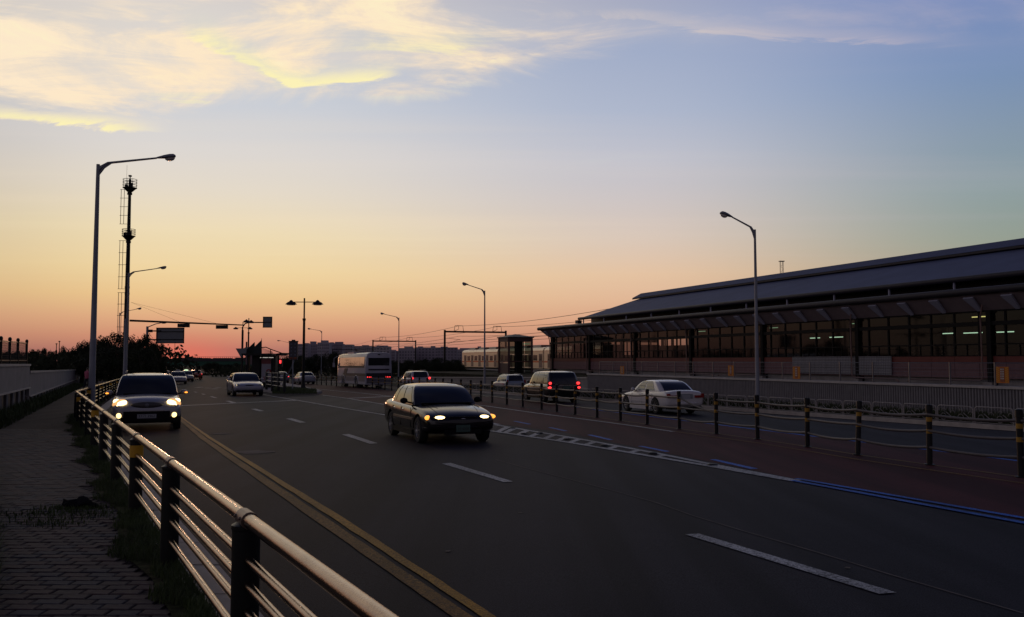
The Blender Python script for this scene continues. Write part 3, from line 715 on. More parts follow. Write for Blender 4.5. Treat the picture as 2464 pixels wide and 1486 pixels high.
LT = [(2282, 803, 52, .8, M_tube, 'short bright station lamp seen left of the long pair near the last column'), (2341, 801.6, 50, 1.25, M_tube, 'long bright station lamp just left of the last column'),
      (2415, 799.5, 48, 1.25, M_tube, 'long bright station lamp right of the last column'), (2356, 763, 47.5, .9, M_tubey, 'yellowish station lamp in the top row of panes by the last column'),
      (1961, 814, 62, 1.0, M_tube, 'small station lamp in the pane row left of the middle column'), (2012, 812, 61, 1.3, M_tube, 'slightly longer station lamp above the grey sheet panels'),
      (1862, 789.4, 64, .9, M_tubed, 'dim station lamp in the top pane just right of the street lamp pole'), (2059, 779, 57, .6, M_tubed, 'tiny dim station lamp in the top pane beside the downpipe above the grey sheets'),
      (1688, 798, 72, 1.1, M_tubed, 'dim station lamp in the top pane row above the white sedan')]
for u, v, Y, L_, m_, lab in LT: tube_at(u, v, Y, L_, m_)['label'] = lab
# grey cover sheets fixed over part of the wall
gsh = root('cover_sheets', S(44.5, -.1, .9), 'grey sheet panels with thin bars covering part of the station wall', 'sheet panels')
def s_of(u):     # distance along the facade under image column u
    k = (u - W0 / 2) / FPX; y = (4.4 + .382 * 100) / (k + .382); return (100 - y) / .934
sa, sb = s_of(1908), s_of(2146); n = 8
for i in range(n):
    a, c = sa + (sb - sa) * i / n, sa + (sb - sa) * (i + 1) / n
    SB('sheet', M_greysheet, a + .01, c - .01, -.10, -.06, .92, 2.05, par=gsh)
for i in range(7): SB('bar', M_mull, sa, sb, -.135, -.105, 1.0 + i * .165, 1.012 + i * .165, par=gsh)
b = MB(); s = sa + .1
while s < sb: sbox(b, s, s + .012, -.105, -.10, .92, 2.05); s += .14
o = obj('sheet_ribs', b, M_eave, gsh); o['kind'] = 'stuff'

# antenna mast beyond the roof
am = root('lattice_mast', AT(1882, 700, 150), 'thin lattice mast rising just above the station roof', 'mast')
b = MB(); bx, by, zt = am.location.x, am.location.y, 18.9
for i, j in ((-1, -1), (1, -1), (1, 1), (-1, 1)): b.tube([(bx + i * .22, by + j * .22, -1.2), (bx + i * .22, by + j * .22, zt)], .035, 4)
z = 8
while z < zt: b.bar((bx - .22, by - .22, z), (bx + .22, by - .22, z + .5), .03); b.bar((bx + .22, by - .22, z + .5), (bx - .22, by - .22, z + 1), .03); z += 1
obj('lattice', b, mat('mast_paint', (.16, .13, .12), .6), am)
b = MB(); b.box((bx, by, zt), (.9, .6, .12)); obj('platform', b, M_galv, am)

# ------------------------------------------------------------------ ribbed retaining wall
def WL_(u): return 30 * 2034 / (u - 430)
def wallp(y, off=0): return Vector((17.6 - .382 * (y - 30) + off, y, 0))
rw = root('retaining_wall', wallp(45), 'ribbed grey wall with pale coping below the station fence', 'wall')
b = MB(); y0, y1, ZT = 18, 62, .80
b.prism([wallp(y0, .04) + Vector((0, 0, -.9)), wallp(y1, .04) + Vector((0, 0, -.9)), wallp(y1, .3) + Vector((0, 0, -.9)), wallp(y0, .3) + Vector((0, 0, -.9))], (0, 0, ZT + .9)); obj('wall_core', b, mat('wall_core_grey', (.10, .095, .10), .85, noise=.15), rw)
M_rib = mat('wall_rib', (.17, .16, .165), .8, noise=.12)
ribs = MB(); y = y0 + .05; n = 0
while y < y1:
    p = wallp(y, -.02)
    if y > 29 and n < 240:
        q = MB(); q.prism([p + Vector((0, 0, -.75)), wallp(y + .055, -.02) + Vector((0, 0, -.75)), wallp(y + .055, .06) + Vector((0, 0, -.75)), wallp(y, .06) + Vector((0, 0, -.75))], (0, 0, ZT + .74)); obj('rib', q, M_rib, rw); n += 1
    else: ribs.prism([p + Vector((0, 0, -.75)), wallp(y + .055, -.02) + Vector((0, 0, -.75)), wallp(y + .055, .06) + Vector((0, 0, -.75)), wallp(y, .06) + Vector((0, 0, -.75))], (0, 0, ZT + .74))
    y += .12
o = obj('far_ribs', ribs, M_rib, rw); o['kind'] = 'stuff'
y = y0
while y < y1:
    b = MB(); e = min(y + 1.99, y1); b.prism([wallp(y, -.10) + Vector((0, 0, ZT)), wallp(e, -.10) + Vector((0, 0, ZT)), wallp(e, .36) + Vector((0, 0, ZT)), wallp(y, .36) + Vector((0, 0, ZT))], (0, 0, .09)); obj('coping', b, M_cap, rw); y += 2
lw = root('low_wall', wallp(80), 'low plain wall with coping continuing past the end of the ribbed wall', 'wall')
def zl(y): return .52 - (y - 62) * .018
b = MB(); a, c = wallp(62.02), wallp(108); b._a([a + Vector((0, 0, -1)), c + Vector((0, 0, -1.4)), c + Vector((0, 0, zl(108))), a + Vector((0, 0, zl(62))), a + Vector((.25, 0, -1)), c + Vector((.25, 0, -1.4)), c + Vector((.25, 0, zl(108))), a + Vector((.25, 0, zl(62)))],
    [(0, 1, 2, 3), (7, 6, 5, 4), (3, 2, 6, 7), (0, 4, 5, 1), (0, 3, 7, 4), (1, 5, 6, 2)]); obj('wall', b, M_conc, lw)
b = MB(); b.bar(a + Vector((.1, 0, zl(62) + .05)), c + Vector((.1, 0, zl(108) + .05)), .4, .09); obj('coping', b, M_cap, lw)
b = MB(); b.prism([wallp(8, .36) + Vector((0, 0, -1)), wallp(110, .36) + Vector((0, 0, -1)), wallp(110, 60) + Vector((0, 0, -1)), wallp(8, 60) + Vector((0, 0, -1))], (0, 0, 1.42)); struct('railway_ground', b, M_earth)

# wire fence above the wall
wf = root('wire_fence', wallp(45, .15) + Vector((0, 0, ZT + .09)), 'thin grey wire fence with posts standing on the ribbed wall', 'fence')
FT = 1.66
ysf = [33.1 + 1.83 * (k - 6) for k in range(6 + 16)]
b = MB(); b.box((0, 0, .42), (.05, .05, .84)); fp = None
for y in ysf:
    p = wallp(y, .15) + Vector((0, 0, ZT + .09))
    if fp is None: fp = obj('post', b, M_galv, wf, world_xyz=False); fp.location = p - wf.location
    else: inst(fp, wf, p - wf.location)
for k, z in enumerate((.02, .17, .32, .47, .62, .82)):
    b = MB(); b.tube([wallp(ysf[0], .15) + Vector((0, 0, ZT + .09 + z)), wallp(ysf[-1], .15) + Vector((0, 0, ZT + .09 + z))], .014 if k == 5 else .006, 4); obj('rail' if k == 5 else 'wire', b, M_galv, wf)
b = MB(); y = ysf[0]
while y < ysf[-1]: p = wallp(y, .15); b.tube([p + Vector((0, 0, ZT + .1)), p + Vector((0, 0, ZT + .9))], .0025, 3, False); y += .10
o = obj('mesh_wires', b, M_galv, wf); o['kind'] = 'stuff'
# striped orange boards
for u, v0, v1, lab in ((2404, 883, 922.5, 'largest striped orange warning board, beside the last station column'), (1911, 882.6, 912.5, 'striped orange warning board at the left end of the grey sheets'),
                       (1754, 880, 905, 'striped orange warning board left of the street lamp pole'), (1494, 881.5, 902.6, 'smallest orange warning board, beyond the front of the white sedan')):
    k = (u - W0 / 2) / FPX; y = (17.6 + .382 * 30) / (k + .382); p = wallp(y, .08); zt, zb = AT(u, v0, y).z, AT(u, v1, y).z; h = zt - zb; w = h * .88
    d = Vector((-.357, .934, 0)); nn = Vector((-.934, -.357, 0))
    r = root('warning_board', p + Vector((0, 0, zb)), lab, 'warning board', 'orange warning boards on the wire fence')
    c0 = p + Vector((0, 0, zb)); b = MB(); b.prism([c0 - d * w / 2, c0 + d * w / 2, c0 + d * w / 2 + Vector((0, 0, h)), c0 - d * w / 2 + Vector((0, 0, h))], nn * .015); obj('board', b, M_orange, r)
    b = MB()
    for side in (-1, 1):
        for q in range(8):
            x0, x1 = (-w / 2 + .01, -w * .22) if side < 0 else (w * .22, w / 2 - .01); z0 = h * (q / 8) - .02; z1 = z0 + h * .055; sh = h * .10
            b.poly([c0 + nn * .018 + d * (x0 if side > 0 else x0) + Vector((0, 0, min(max(z0 + (sh if side < 0 else 0), 0), h))), c0 + nn * .018 + d * x1 + Vector((0, 0, min(max(z0 + (0 if side < 0 else sh), 0), h))),
                    c0 + nn * .018 + d * x1 + Vector((0, 0, min(max(z1 + (0 if side < 0 else sh), .001), h))), c0 + nn * .018 + d * x0 + Vector((0, 0, min(max(z1 + (sh if side < 0 else 0), .001), h)))])
    obj('stripes', b, M_orange2, r)
    b = MB(); b.prism([c0 + nn * .02 - d * w * .17 + Vector((0, 0, h * .08)), c0 + nn * .02 + d * w * .17 + Vector((0, 0, h * .08)), c0 + nn * .02 + d * w * .17 + Vector((0, 0, h * .95)), c0 + nn * .02 - d * w * .17 + Vector((0, 0, h * .95))], nn * .004)
    obj('text_panel', b, mat('brown_panel', (.22, .07, .03), .6), r)
    b = MB()
    for q in range(5):
        zc = h * (.84 - q * .14); hh = h * .045
        for x in (-.10, 0, .10)[: 3]:
            b.prism([c0 + nn * .025 + d * (x * w - w * .035) + Vector((0, 0, zc - hh)), c0 + nn * .025 + d * (x * w + w * .035) + Vector((0, 0, zc - hh)), c0 + nn * .025 + d * (x * w + w * .02) + Vector((0, 0, zc + hh)), c0 + nn * .025 + d * (x * w - w * .035) + Vector((0, 0, zc + hh))], nn * .003)
    obj('print', b, M_text if q else M_textred, r)

# ------------------------------------------------------------------ decorative white fence
b = MB()
for a, c in zip([-2, 10, 22, 40, 62, 85], [10, 22, 40, 62, 85, 110]):
    b.prism([yz(FX(a), a, -.04), yz(FX(a) + 2.6, a, -.04), yz(FX(c) + 2.6, c, -.04), yz(FX(c), c, -.04)], (0, 0, .15))
struct('right_verge', b, M_grassg)
b = MB()
for a, c in zip([-2, 10, 22, 40, 62, 85], [10, 22, 40, 62, 85, 110]):
    b.prism([yz(FX(a) - .15, a, -.04), yz(FX(a) - .005, a, -.04), yz(FX(c) - .005, c, -.04), yz(FX(c) - .15, c, -.04)], (0, 0, .175))
struct('right_kerb', b, M_slab)
df = root('ornamental_fence', yz(FX(35) + .35, 35, .11), 'low pale fence of rounded frames filled with rings and slanted bars', 'fence')
M_fw = mat('pale_fence_paint', (.24, .215, .20), .5)
PL = 1.32; dF = Vector((-.444, 1, -SLOPE)); dF.normalize()
fr = MB(); hw, hh = PL / 2 - .03, .50
fr.tube([(-hw, 0, -.1), (-hw, 0, hh - .09), (-hw + .03, 0, hh - .03), (-hw + .09, 0, hh), (hw - .09, 0, hh), (hw - .03, 0, hh - .03), (hw, 0, hh - .09), (hw, 0, -.1)], .020, 6)
fr.tube([(-hw, 0, .03), (hw, 0, .03)], .012, 5)
orn = MB()
for cx in (-.42, .20):
    orn.tube([(cx + .10 * cos(a * pi / 6), 0, .16 + .10 * sin(a * pi / 6)) for a in range(13)], .009, 4, False)
    orn.tube([(cx + .10, 0, .30), (cx + .33, 0, .13)], .012, 4)
    orn.tube([(cx + .36 + .05 * cos(a * pi / 4), 0, .13 + .05 * sin(a * pi / 4)) for a in range(9)], .009, 4, False)
    orn.tube([(cx + .02 + .06 * cos(a * pi / 4), 0, .36 + .05 * sin(a * pi / 4)) for a in range(5)], .008, 4, False)
    orn.tube([(cx + .34 + .08 * cos(a * pi / 4), 0, .27 + .09 * sin(a * pi / 4)) for a in range(5)], .008, 4, False)
rot = atan2(dF.y, dF.x) + pi
y = 20.0; fr0 = None
while y < 78:
    p = yz(FX(y) + .35, y, .11) - df.location
    if fr0 is None:
        fr0 = obj('panel_frame', fr, M_fw, df, True, world_xyz=False); fr0.location = p; fr0.rotation_euler = (0, 0, rot)
        or0 = obj('ring_ornament', orn, M_fw, fr0, True, world_xyz=False)
    else:
        o = inst(fr0, df, p, (0, 0, rot)); inst(or0, o)
    y += PL * dF.y
pts = []
for _ in range(26000):
    y = 20 + 62 * R.random() ** 1.3; pts.append(yz(FX(y) + .45 + 1.6 * R.random(), y, .1))
blades('hedge_grass', pts, .12, .42, M_leaf2, 'dark tangled greenery behind the ornamental fence', 'greenery', .016)

# ------------------------------------------------------------------ left wall, two heights, with mesh fence
lwf = root('grey_boundary_wall', yz(WX(40), 40), 'long pale grey panel wall with coping left of the pavement', 'wall')
def wseg(y0, y1, top, bot, base):
    y = y0
    while y < y1 - .1:
        e = min(y + 2.0, y1); a, c = Vector((WX(y), y, 0)), Vector((WX(e) + .006, e - .012, 0)); nn = Vector((-.25, -.11, 0)); nn.normalize()
        b = MB(); f = lambda q, z0: q + Vector((0, 0, z0))
        t0, t1, b0, b1 = top(y), top(e), bot(y), bot(e)
        b._a([f(a, b0), f(c, b1), f(c, t1), f(a, t0), f(a + nn * .14, b0), f(c + nn * .14, b1), f(c + nn * .14, t1), f(a + nn * .14, t0)], [(0, 1, 2, 3), (7, 6, 5, 4), (3, 2, 6, 7), (0, 4, 5, 1), (0, 3, 7, 4), (1, 5, 6, 2)])
        obj('panel', b, M_concw, lwf)
        b = MB(); b.bar(f(a, t0 + .05) + nn * .07, f(c, t1 + .05) + nn * .07, .24, .10); obj('coping', b, M_cap, lwf)
        b = MB(); b.bar(f(a, b0 - .03) + nn * .03, f(c, b1 - .03) + nn * .03, .20, .06); obj('ledge', b, M_cap, lwf)
        b = MB(); b.bar(f(a, b0 - .06) + nn * .07, f(a, -SLOPE * y - .1) + nn * .07, .12); obj('foot_post', b, M_conc, lwf)
        y = e
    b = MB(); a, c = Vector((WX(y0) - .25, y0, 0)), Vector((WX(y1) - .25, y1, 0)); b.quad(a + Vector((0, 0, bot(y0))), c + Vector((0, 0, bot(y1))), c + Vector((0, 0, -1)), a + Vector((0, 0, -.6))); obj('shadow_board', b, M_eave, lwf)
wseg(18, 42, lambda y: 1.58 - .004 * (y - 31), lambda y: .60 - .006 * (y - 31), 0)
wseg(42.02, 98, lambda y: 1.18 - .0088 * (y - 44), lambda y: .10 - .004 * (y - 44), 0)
mf = root('mesh_fence', (WX(36) - 1.2, 36, 1.6), 'tall mesh fence with dark posts rising behind the near wall', 'fence')
M_net = mat('dark_net', (.02, .018, .018), .8)
bs = [AT(u, v, Y) for u, v, Y in ((2.3, 815, 34), (24, 817, 37), (43.5, 819, 40), (64.7, 822, 43.5))]
bs = [bs[0] + (bs[0] - bs[1])] + bs
for p in bs: b = MB(); b.tube([(p.x, p.y, -.4), (p.x, p.y, p.z)], .06, 8); b.ell((p.x, p.y, p.z), (.08, .08, .10), 8, 5); obj('post', b, M_dark, mf, True)
for a, c in zip(bs[:-1], bs[1:]):
    b = MB(); b.bar((a.x, a.y, a.z - .1), (c.x, c.y, c.z - .1), .05); b.bar((a.x, a.y, 1.8), (c.x, c.y, 1.8), .05); obj('rail', b, M_dark, mf)
    b = MB()
    for k in range(1, 22): q = a.lerp(c, k / 22); b.tube([(q.x, q.y, .6), (q.x, q.y, q.z - .1)], .006, 3, False)
    z = .6
    while z < a.z: b.tube([(a.x, a.y, z), (c.x, c.y, z)], .006, 3, False); z += .1
    o = obj('net', b, M_net, mf); o['kind'] = 'stuff'

# ------------------------------------------------------------------ street lamps
M_lens = mat('lamp_lens', (.55, .50, .46), .15)
def arm_tip(base, u, side):
    ax = Vector((.934, .357)) * side; k = (u - W0 / 2) / FPX
    return (k * base.y - base.x) / (ax.x - k * ax.y), Vector((ax.x, ax.y, 0))
def street_lamp(u, D, vtop, ua, va, uh, vh, label, side, r0=.085, hs=1.0, m=None):
    base = AT(u, 900, D); base.z = gz(D) + .1; zt = AT(u, vtop, D).z; m = m or M_greyp
    r = root('street_lamp', base, label, 'street lamp', 'street lamps along the road')
    b = MB(); b.tube([base, base + Vector((0, 0, (zt - base.z) * .5)), Vector((base.x, base.y, zt))], [r0 * hs, r0 * .75 * hs, r0 * .52 * hs], 12); obj('pole', b, m, r, True)
    b = MB(); b.box(base + Vector((0, 0, .02)), (.42, .42, .05)); b.lathe([(r0 * 1.6, .03), (r0 * 1.05, .35)], tuple(base), 12); obj('base_plate', b, m, r)
    la, ax = arm_tip(base, ua, side); lh, _ = arm_tip(base, uh, side); top = Vector((base.x, base.y, zt))
    A = top + ax * la; A.z = AT(ua, va, A.y).z; Hd = top + ax * lh; Hd.z = AT(uh, vh, Hd.y).z
    f = [(0, -.28), (.06, -.06), (.16, .06)]; e = top + ax * la * .16; e.z = top.z + (A.z - top.z) * .14 + .02
    b = MB(); b.tube([top + Vector((0, 0, -.25)), top + ax * (la * .05) + Vector((0, 0, -.10)), e, A], [r0 * .6, r0 * .55, r0 * .42, r0 * .33], 10)
    b.tube([top + Vector((0, 0, -.45)), top + ax * la * .10 + Vector((0, 0, -.12)), top + ax * la * .22 + (A - top) * 0 + Vector((0, 0, (A.z - top.z) * .2))], [r0 * .4, r0 * .35, r0 * .25], 8)
    obj('arm', b, m, r, True)
    d = (Hd - A); L_ = d.length; d.normalize(); sx = d.cross(Vector((0, 0, 1))).normalized(); up = sx.cross(d).normalized()
    b = MB(); n = 12; prof = [(0, .05, .04), (.15, .07, .06), (.4, .12, .09), (.7, .15, .11), (.9, .14, .10), (1.0, .07, .05)]; vs = []
    for x, w, h in prof:
        for j in range(n):
            a = 2 * pi * j / n; zc = sin(a) * h * (1.0 if sin(a) > 0 else .45); vs.append(A + d * x * L_ + (sx * cos(a) * w + up * zc) * hs)
    b._a(vs, [(i * n + j, i * n + (j + 1) % n, (i + 1) * n + (j + 1) % n, (i + 1) * n + j) for i in range(len(prof) - 1) for j in range(n)] + [tuple(range(n)), tuple(range(5 * n, 6 * n))])
    h = obj('lamp_head', b, m, r, True)
    c = A + d * L_ * .68 - up * .05 * hs; b = MB(); b.ell((0, 0, 0), (1, 1, 1), 12, 8)
    b.v = [tuple(c + d * x * L_ * .27 + sx * y_ * .12 * hs + up * (min(z, 0)) * .10 * hs) for x, y_, z in b.v]
    obj('lens', b, M_lens, h, True)
    return r
street_lamp(222, 34.5, 396, 367, 381, 413, 377, 'tallest street lamp, standing by the railing left of the silver suv', 1, .115, 1.15)
street_lamp(303, 71, 657, 373, 647, 397, 643, 'second street lamp, pale pole in front of the dark ladder mast', 1, .105)
street_lamp(284, 108, 753, 325, 745, 339, 742, 'third street lamp, thin pole left of the dark ladder mast', 1)
street_lamp(1822, 37.8, 553, 1766, 523, 1738, 513, 'nearest right street lamp, pole crossing the station front', -1, .095, 1.0)
street_lamp(1166, 68, 700, 1128, 687, 1112, 682, 'street lamp rising behind the black sedan beside the gantry', -1)
street_lamp(959, 105, 765, 926, 757, 915, 754, 'street lamp just right of the white coach', -1)
street_lamp(773, 143, 797, 750, 793, 740, 791, 'thin street lamp in front of the apartment blocks', -1)
street_lamp(697, 213, 826, 677, 821, 667, 820, 'smallest street lamp, beside the dark bus stop panel', -1)
# signal arm on the second lamp pole
b0 = AT(303, 900, 71); sg = root('signal_gantry', (b0.x, b0.y - .25, gz(71)), 'traffic signal mast with a long arm carrying two dark signal heads', 'traffic signal')
bb = Vector((b0.x, b0.y - .25, 0))
b = MB(); b.tube([bb + Vector((0, 0, gz(71))), bb + Vector((0, 0, AT(312, 768, 71).z))], [.14, .10], 12); obj('pole', b, M_greyp, sg, True)
ta = AT(312, 772, 70.75); tb = AT(588, 783, 72.5); b = MB(); b.tube([ta, ta.lerp(tb, .5), tb], [.085, .07, .045], 8); obj('arm', b, M_black, sg, True)
for u0, u1, v in ((429.5, 457, 783.5), (521.5, 549, 787)):
    a, c = AT(u0, v, 71.6), AT(u1, v, 71.6); b = MB(); b.box((a + c) / 2 + Vector((0, -.12, -.02)), (c.x - a.x, .22, .30)); h = obj('signal_head', b, M_black, sg)
    for k in range(4): b = MB(); b.lathe([(.085, 0), (.085, .12)], n=12); b.v = [((a.x + c.x) / 2 + (k - 1.5) * .22 + x, a.y + z + .02, a.z + y_) for x, y_, z in b.v]; obj('visor', b, M_black, h, True)
for ub, vb in ((439, 778), (533, 782)):
    b = MB(); b.tube([AT(315, 728, 71), AT(ub, vb, 71.6)], .008, 3, False); obj('stay_wire', b, M_black, sg)

# ------------------------------------------------------------------ ladder mast
TY = 88; tb_ = AT(301, 890, TY); TX = tb_.x; ztop = AT(320, 432, TY).z
tw = root('ladder_mast', (TX, TY, gz(TY)), 'tall dark monopole mast with two round railed platforms and ladder cages', 'mast')
b = MB(); b.tube([(TX, TY, gz(TY)), (TX, TY, 9), (TX, TY, ztop)], [.30, .22, .13], 12); obj('pole', b, M_black, tw, True)
for v in (467, 583, 692, 707): z = AT(310, v, TY).z; b = MB(); b.lathe([(.24, -.1), (.24, .1)], (TX, TY, z), 12); obj('flange', b, M_black, tw, True)
def platform(v0, v1, w, kids=True):
    z0, z1 = AT(315, v1, TY).z, AT(315, v0, TY).z
    b = MB(); b.lathe([(.15, z0 - .5), (w * .9, z0 - .05), (w, z0), (.12, z0 + .02)], (TX, TY, 0), 16); pl = obj('platform', b, M_black, tw)
    b = MB()
    for q in (0, .33, .66, 1):
        zz = z0 + (z1 - z0) * q; b.tube([(TX + w * cos(a * pi / 8), TY + w * sin(a * pi / 8), zz) for a in range(17)], .025, 4, False)
    for a in range(8): b.tube([(TX + w * cos(a * pi / 4), TY + w * sin(a * pi / 4), z0), (TX + w * cos(a * pi / 4), TY + w * sin(a * pi / 4), z1)], .022, 4)
    obj('guard_rail', b, M_black, pl)
    b = MB(); b.box((TX + .25, TY - .3, z0 + .25), (.3, .25, .4)); b.box((TX - .35, TY, z0 + .2), (.25, .25, .3)); obj('equipment_box', b, M_black, pl)
platform(433, 453, .68); platform(553, 569, .64)
b = MB(); b.tube([(TX, TY, ztop), (TX, TY, AT(320, 424, TY).z)], .05, 6); b.box((TX, TY, AT(320, 424, TY).z), (.25, .25, .15)); b.tube([(TX - .35, TY, AT(314, 455, TY).z), (TX - .35, TY, AT(312, 398, TY).z)], .012, 4); obj('aerial', b, M_black, tw)
M_lad = mat('ladder_steel', (.10, .06, .045), .5)
for v0, v1 in ((457, 540), (580, 696), (705, 815)):
    z0, z1 = AT(300, v1, TY).z, AT(300, v0, TY).z; b = MB(); x0 = TX - .62
    for dx in (-.20, .12): b.tube([(x0 + dx, TY - .1, z0), (x0 + dx, TY - .1, z1)], .028, 4)
    for q in range(5): zz = z0 + (z1 - z0) * q / 4; b.tube([(x0 - .30 * 1, TY - .1, zz), (TX - .1, TY - .1, zz)], .022, 4)
    obj('ladder', b, M_lad, tw)

# ------------------------------------------------------------------ road signs seen from behind
def signpost(name, u, D, vt, lab, cat, r0=.10, m=None):
    p = AT(u, 900, D); g = root(name, (p.x, D, gz(D)), lab, cat); zt = AT(u, vt, D).z
    b = MB(); b.tube([(p.x, D, gz(D)), (p.x, D, zt)], r0, 10); obj('pole', b, m or M_greyp, g, True); return g, p.x, zt
g, x, zt = signpost('direction_sign', 352, 95, 786, 'large grey backed direction sign on a pale side post with a small lamp', 'road sign', .13)
b = MB(); a, c = AT(377, 826.5, 95), AT(443, 789.5, 95); b.box(((a.x + c.x) / 2, 95, (a.z + c.z) / 2), (c.x - a.x, .06, c.z - a.z)); sgn = obj('sign_back', b, M_signback, g)
b = MB()
for z in (a.z + .02, c.z - .02): b.box(((a.x + c.x) / 2, 94.95, z), (c.x - a.x + .1, .12, .08))
for xx in (a.x, c.x): b.box((xx, 94.95, (a.z + c.z) / 2), (.08, .12, c.z - a.z))
b.box(((a.x + c.x) / 2, 94.93, c.z - .42), (c.x - a.x, .08, .08)); b.box(((a.x + c.x) / 2, 94.93, a.z + .40), (c.x - a.x, .08, .08)); obj('frame', b, M_black, sgn)
b = MB(); b.bar((x, 95, AT(352, 797, 95).z), (a.x + .5, 95, AT(352, 797, 95).z), .14); b.bar((x, 95, AT(352, 818, 95).z), (a.x + .5, 95, AT(352, 818, 95).z), .14); b.box((x + .35, 95, AT(352, 797, 95).z), (.35, .3, .3)); obj('cross_arm', b, M_black, g)
b = MB(); b.tube([(x, 95, zt - .1), AT(375, 780, 95), AT(391, 777, 95)], .05, 6); obj('lamp_arm', b, M_greyp, g, True)
b = MB(); b.ell(tuple(AT(394, 777, 95)), (.32, .15, .12)); obj('lamp_head', b, M_greyp, g, True)
g, x, zt = signpost('side_arm_sign', 582, 118, 795, 'square grey backed sign on a long arm from a curved dark pole', 'road sign', .14, M_black)
b = MB(); b.tube([(x, 118, zt - .2), AT(583, 789, 118), AT(590, 779, 118), AT(600, 776.5, 118), AT(640, 776.5, 118)], .08, 8); obj('arm', b, M_black, g, True)
b = MB(); a, c = AT(634, 788.5, 118), AT(655, 763.5, 118); b.box(((a.x + c.x) / 2, 117.9, (a.z + c.z) / 2), (c.x - a.x, .06, c.z - a.z)); sgn = obj('sign_back', b, M_signback, g)
b = MB()
for z in (a.z, c.z, (a.z + c.z) / 2): b.box(((a.x + c.x) / 2, 117.86, z), (c.x - a.x + .1, .1, .09))
for xx in (a.x, c.x): b.box((xx, 117.86, (a.z + c.z) / 2), (.09, .1, c.z - a.z))
obj('frame', b, M_black, sgn)
b = MB(); b.poly([AT(567, 839, 117), AT(591, 839, 117), AT(580, 862, 117)]); b.prism([AT(567, 839, 117.05), AT(591, 839, 117.05), AT(580, 862, 117.05)], (0, .04, 0)); obj('give_way_sign', b, M_signback, g)
g, x, zt = signpost('round_sign', 592, 112, 823, 'small round sign seen from behind beside the shelter', 'road sign', .10, M_black)
b = MB(); q = AT(594, 847, 111.8); b.lathe([(.6, 0), (.6, .04)], n=16); b.v = [(q.x + x_, q.y + z, q.z + y_) for x_, y_, z in b.v]; obj('sign_back', b, M_signback, g)
g, x, zt = signpost('lower_sign', 600, 90, 846, 'low rectangular grey sign on a thin pole left of the bus shelter', 'road sign', .05)
b = MB(); a, c = AT(592, 878, 89.9), AT(607, 848, 89.9); b.box(((a.x + c.x) / 2, 89.85, (a.z + c.z) / 2), (c.x - a.x, .05, c.z - a.z)); obj('sign_board', b, mat('faded_board', (.14, .09, .10), .7), g)

# ------------------------------------------------------------------ twin lantern lamps
def twin(u, D, vt, varm, half, lab, ang=0.0, ul=None):
    p = AT(u, 900, D); g = root('twin_lantern_lamp', (p.x, D, gz(D) + .12), lab, 'street lamp', 'twin lantern lamps on the bus island')
    zt, za = AT(u, vt, D).z, AT(u, varm, D).z; z0 = gz(D) + .12
    b = MB(); b.lathe([(.24, 0), (.22, .10), (.14, .35), (.12, .7)], (p.x, D, z0), 12); obj('base', b, M_black, g, True)
    zm = z0 + (za - z0) * .80
    b = MB(); b.tube([(p.x, D, z0 + .3), (p.x, D, zm)], [.115, .095], 12); b.lathe([(.13, zm - .08), (.13, zm + .08)], (p.x, D, 0), 12); b.tube([(p.x, D, zm), (p.x, D, zt)], .06, 10); obj('pole', b, M_black, g, True)
    dx, dy = cos(ang), sin(ang)
    b = MB(); b.tube([(p.x - half * dx, D - half * dy, za), (p.x + half * dx, D + half * dy, za)], .035, 6); obj('crossbar', b, M_black, g, True)
    for s_ in (-1, 1):
        cx, cy = p.x + s_ * half * dx * .84, D + s_ * half * dy * .84
        b = MB(); b.lathe([(.46, -.16), (.40, -.10), (.30, 0), (.18, .05), (.10, .14), (0, .20)], (cx, cy, za - .02), 12); l_ = obj('lantern', b, M_black, g, True)
        b = MB(); b.lathe([(.30, -.22), (.36, -.165)], (cx, cy, za - .02), 12); obj('lens', b, M_lens, l_, True)
twin(730, 67.5, 718, 727.5, 1.22, 'nearest twin lantern lamp, black post on the tip of the bus island')
twin(582.5, 139, 775, 789.5, 1.35, 'distant twin lantern lamp behind the signal arm end')
twin(596.5, 112, 766, 773, 1.2, 'twin lantern lamp seen end on beside the solar panels', pi / 2)

# ------------------------------------------------------------------ bus island, shelter
isl = [(594, 940), (655, 947.5), (700, 950.5), (764, 951), (775, 948), (764, 944), (735, 936), (690, 927), (655, 918), (600, 909), (560, 904), (545, 908), (570, 925)]
b = MB(); P_ = [G(u, v, -.04) for u, v in isl]; b.prism(P_, (0, 0, .20)); struct('bus_island', b, M_conc)
b = MB(); c_ = sum(P_, Vector()) / len(P_); b.poly([p.lerp(c_, .07) + Vector((0, 0, .165)) for p in P_]); struct('island_grass_bed', b, M_grassg)
pts = []
for _ in range(9000):
    u, v = R.uniform(655, 762), R.uniform(928, 948)
    if v > 928 + (u - 655) * .10: pts.append(G(u, v, .16))
blades('grass', pts, .04, .16, M_grass, 'short grass on the tip of the bus island', w=.012)
gf = root('island_fence', G(664, 946, .15), 'short dark green fence with four thick posts on the bus island', 'fence')
fps = [G(641, 938.5, .15), G(655, 942, .15), G(670.5, 944.5, .15), G(684, 947.5, .15)]
for p in fps: b = MB(); b.lathe([(.10, 0), (.10, 1.28), (.06, 1.33), (0, 1.34)], tuple(p), 10); obj('post', b, M_dark, gf, True)
for z in (1.27, .98, .70, .42):
    b = MB(); b.tube([p + Vector((0, -.02, z)) for p in fps], .03, 6); obj('rail', b, M_rope if z > 1.2 else M_galv, gf, True)
SD = 71.0
def sh(u, v, d=0): return AT(u, v, SD + d)
sh_ = root('bus_shelter', G(630, 937, .15), 'dark bus shelter with flat roof, tilted solar panels and a poster wall', 'bus shelter')
